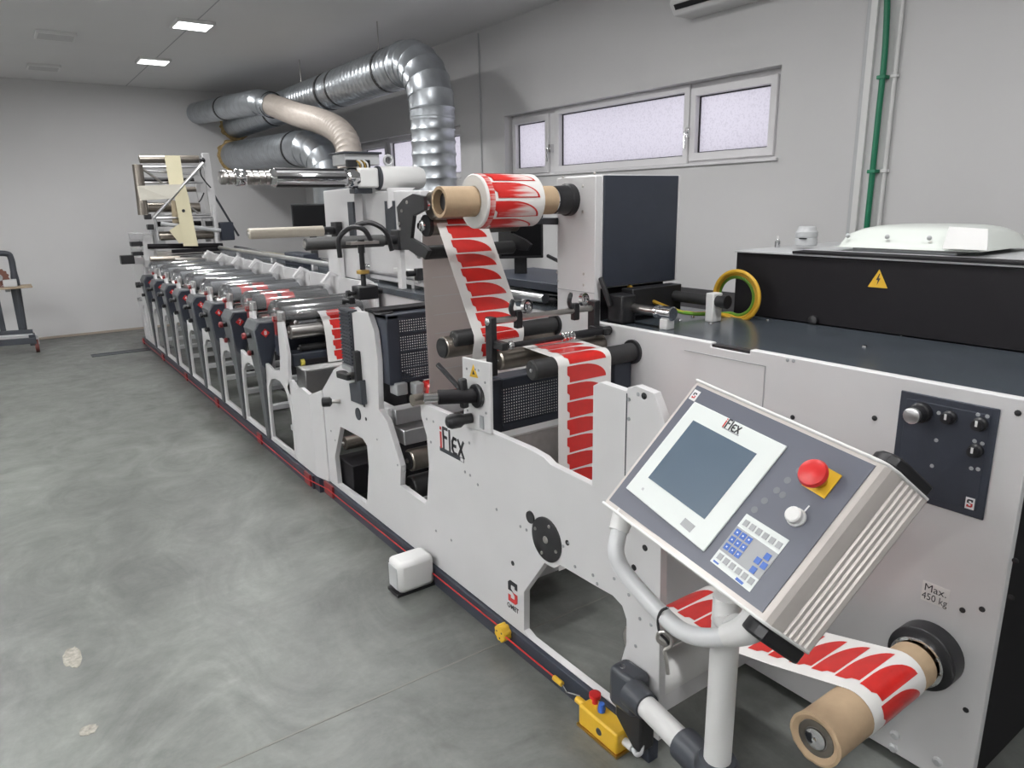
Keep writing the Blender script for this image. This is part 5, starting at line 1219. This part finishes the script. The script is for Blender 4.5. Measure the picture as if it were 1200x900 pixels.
MB().yz([(1.265, .06), (1.30, .06), (1.38, .13), (1.38, .21), (1.265, .21)], 1.35, 1.41).build('hinge_bracket', M['black'], t, bevel=.008)
MB().lathe((1.36, 1.36, .31), (0,0,1), [(0,.010),(.003,.009)], 12).build('hinge_screw', M['chrome'], t)
hp = [PD(731, 604, 1.86), PD(724, 630, 1.85), PD(722, 648, 1.84), PD(730, 668, 1.83), PD(752, 695, 1.78), PD(778, 722, 1.72), PD(797, 738, 1.68), PD(818, 746, 1.64), PD(840, 747, 1.61), PD(858, 744, 1.585)]
MB().tube(bez(hp, 5), .0215, 16).build('handle', mat('handle_paint', (.66,.67,.68), .3), t)
MB().tube(bez([hp[0]+Vector((.03, .0, .02)), hp[0], PD(725, 622, 1.85)], 5), [.034, .034, .033, .032, .031, .030, .029, .028, .027, .026, .026], 16).build('handle_socket', M['white2'], t)
MB().tube(bez([PD(848, 745, 1.60), PD(866, 741, 1.58), PD(884, 731, 1.56), PD(898, 712, 1.56)], 6), [.024+.0011*k for k in range(19)], 16).build('cast_bracket', M['white2'], t)
MB().tube([PD(864, 738, 1.60), pt+Vector((0, 0, .03)), K(.55, .6, -.15)], .036, 16).build('bracket_stem', M['white2'], t)
vs = [K(u, v, w) for w in (-.14, -.23) for u, v in ((.28, .25), (.78, .25), (.78, .85), (.28, .85))]
MB().add(vs, [(0,1,2,3),(4,5,6,7),(0,1,5,4),(1,2,6,5),(2,3,7,6),(3,0,4,7)]).build('rear_housing', M['navy'], t, bevel=.01)
# hook on the handle
t = thing('hanging_hook', 'bent steel hook hanging from the console handle on a black cord', 'hook', PD(775, 745, 1.72))
h0 = PD(781, 722, 1.70)
lp = [PD(783, 712, 1.69), PD(775, 716, 1.70), PD(771, 727, 1.71), PD(773, 741, 1.71), PD(781, 750, 1.71), PD(785, 757, 1.71)]
MB().tube(bez(lp, 5), .0035, 8).build('cord', M['black'], t)
hk = [PD(783, 790, 1.71), PD(781, 775, 1.71), PD(779, 762, 1.71), PD(786, 757, 1.705), PD(786, 748, 1.705), PD(779, 741, 1.705), PD(772, 742, 1.71), PD(771, 750, 1.715), PD(780, 757, 1.715)]
MB().tube(bez(hk, 4), .005, 8).build('steel_hook', M['steel'], t)
# ------------------------------------------------------------------ pull cord, switch, foot box
t = thing('emergency_pull_cord', 'thin red pull cord strung along the base rail with a yellow pulley and tensioner', 'pull cord', (1.35, 5, .03))
cx_ = 1.383
pu = P(587, 742, 'x', cx_-.02)
MB().tube([(1.340, 10.15, .055), (1.340, 8.8, .055), (1.340, 6.37, .055), (1.340, 4.13, .055), (1.376, 3.86, .062), (cx_, 3.0, .062), (cx_, pu.y, pu.z)], .003, 8).build('cord', M['redp'], t)
e_ = P(655, 798, 'x', cx_-.01)
MB().tube([(cx_-.02, pu.y, pu.z), (cx_-.01, e_.y+.02, e_.z)], .003, 8).build('cord', M['redp'], t)
mb = MB(); n = 24; prof_ = [(.036 if k % 3 else .031) for k in range(n)]
mb.plate([(prof_[k]*math.cos(2*math.pi*k/n), prof_[k]*math.sin(2*math.pi*k/n)) for k in range(n)], (cx_+.008, pu.y, pu.z), (0,1,0), (0,0,1), (-.036,0,0)); pw = mb.build('pulley', M['yellow'], t, bevel=.006)
for a in (0.3, 2.6, 4.6): MB().lathe((cx_-.028, pu.y+.018*math.cos(a), pu.z+.018*math.sin(a)), (-1,0,0), [(0,.004),(.001,.004)], 8).build('pulley_hole', M['print'], pw)
MB().cyl((cx_-.012, e_.y+.025, e_.z), (cx_-.012, e_.y-.02, e_.z), .010, 12).build('tensioner', M['yellow'], t)
s0 = P(674, 816, 'x', 1.345)
MB().tube(bez([(cx_-.012, e_.y-.02, e_.z), (cx_-.02, e_.y-.04, e_.z+.004), (cx_-.02, e_.y-.055, e_.z-.006), (cx_-.03, (e_.y+s0.y)/2-.01, e_.z+.006), (1.36, s0.y-.01, s0.z)], 5), .003, 8).build('wire_hook', M['chrome'], t)
t = thing('emergency_switch_box', 'yellow emergency switch box with red button and blue knob by the base rail', 'switch box', (1.36, 1.42, .03))
a_, b_ = P(679, 812, 'x', 1.33), P(724, 862, 'x', 1.33)
ya, yb_ = a_.y, b_.y
MB().box((1.325, yb_, .012), (1.392, ya, .088)).build('housing', M['yellow'], t, bevel=.008)
MB().box((1.322, yb_-.004, .004), (1.392, ya+.004, .014)).build('base_plate', M['gold'], t)
MB().cyl((1.36, ya-.01, .062), (1.36, ya+.045, .062), .013, 14).build('cord_nose', M['yellow'], t)
MB().lathe((1.372, ya-.03, .088), (0,0,1), [(0,.010),(.022,.010),(.024,.020),(.036,.020),(.040,.014)], 20).build('red_button', M['redp'], t)
MB().lathe((1.362, (ya+yb_)/2+.018, .088), (0,0,1), [(0,.012),(.012,.013),(.03,.010)], 14).build('blue_knob', M['blue'], t)
MB().lathe((1.325, (ya+yb_)/2-.01, .048), (-1,0,0), [(0,.013),(.002,.012)], 16).build('plug', M['print'], t)
MB().cyl((1.36, yb_, .05), (1.36, yb_-.035, .05), .013, 12).build('cable_gland', M['white2'], t)
MB().tube(bez([(1.36, yb_-.03, .05), (1.355, yb_-.06, .045), (1.36, yb_-.075, .075), (1.375, yb_-.055, .12), (1.385, yb_-.03, .14)], 6), .007, 10).build('cable', M['lgrey'], t)
t = thing('foot_housing', 'white floor box with rounded top beside the base rail below the lettering', 'floor box', (1.29, 2.64, 0))
MB().box((1.215, 2.60, .012), (1.392, 2.72, .16)).build('cover', M['white2'], t, bevel=.022)
MB().box((1.205, 2.61, 0), (1.40, 2.71, .014)).build('dark_foot', M['black'], t)
MB().box((1.211, 2.622, .03), (1.216, 2.70, .135)).build('end_plate', M['lgrey'], t)
# ------------------------------------------------------------------ trolley against the far wall
YTR = 10.62
t = thing('steel_trolley', 'dark steel trolley with wooden shelf and castors at the left by the far wall', 'trolley', (-.2, YTR, 0))
def TR(px, py): return P(px, py, 'y', YTR)
def tb(p0, p1, wd, nm, m='slate', d=0): MB().bar(TR(*p0)+Vector((0, d, 0)), TR(*p1)+Vector((0, d, 0)), wd, wd, (0,1,0)).build(nm, M[m], t, bevel=.006)
a = TR(13, 298); top = TR(0, 298).z+.02
MB().tube(bez([TR(27, 386), TR(16, 318), TR(12.5, 302), TR(8, 297.5), TR(-10, 297), TR(-60, 299)], 5), [.045]*5+[.034]*21, 12).build('push_frame', M['slate'], t)
tb((27, 388), (17, 338), .085, 'upright'); tb((4, 388), (-4, 350), .06, 'brace')
tb((38, 387), (-70, 394), .05, 'base_rail', d=-.10); tb((41, 396), (-70, 405), .07, 'base_rail', d=-.2)
tb((38, 390), (-70, 397), .03, 'chrome_rail', 'lgrey', -.18)
q0, q1 = TR(37, 334), TR(-70, 334)
MB().box((q1.x, YTR-.25, q0.z-.012), (q0.x, YTR+.10, q0.z+.006)).build('shelf', mat('plywood', (.34, .27, .19), .7), t, bevel=.003)
MB().box((TR(6, 340).x, YTR-.06, q0.z-.06), (TR(12, 340).x, YTR+.06, q0.z-.012)).build('shelf_bracket', M['grey'], t)
MB().box((TR(34, 398).x, YTR-.22, TR(40, 402).z), (TR(42, 398).x, YTR-.05, TR(40, 389).z)).build('castor_mount', M['slate'], t, bevel=.006)
c = TR(43.5, 407); MB().cyl((c.x-.02, YTR-.14, .085), (c.x+.02, YTR-.14, .085), .085, 18).build('castor_wheel', mat('castor_red', (.12, .03, .025), .5), t)
MB().cyl((c.x-.75, YTR-.14, .085), (c.x-.71, YTR-.14, .085), .085, 18).build('castor_wheel', M['black'], t)
MB().box((c.x-.03, YTR-.17, .10), (c.x+.03, YTR-.11, .20)).build('castor_fork', M['alu'], t)
q = TR(3, 330)
t = thing('gear_wheel', 'rusty gear part lying on the trolley shelf at the left edge', 'machine part', (q.x, YTR-.08, q0.z+.006))
mb = MB(); n = 28
mb.plate([((.11 if k % 2 else .095)*math.cos(2*math.pi*k/n), (.11 if k % 2 else .095)*math.sin(2*math.pi*k/n)) for k in range(n)], (q.x-.03, YTR-.08, q0.z+.12), (1,0,0), (0,0,1), (0,.05,0)); mb.build('toothed_ring', mat('rust', (.16, .07, .05), .6, .3), t, bevel=.003)
MB().cyl((q.x-.03, YTR-.13, q0.z+.12), (q.x-.03, YTR+.02, q0.z+.12), .04, 16).build('axle', M['grey'], t)
MB().box((q.x+.0, YTR-.12, q0.z+.006), (q.x+.14, YTR+.02, q0.z+.09)).build('bearing_block', M['lgrey'], t, bevel=.006)
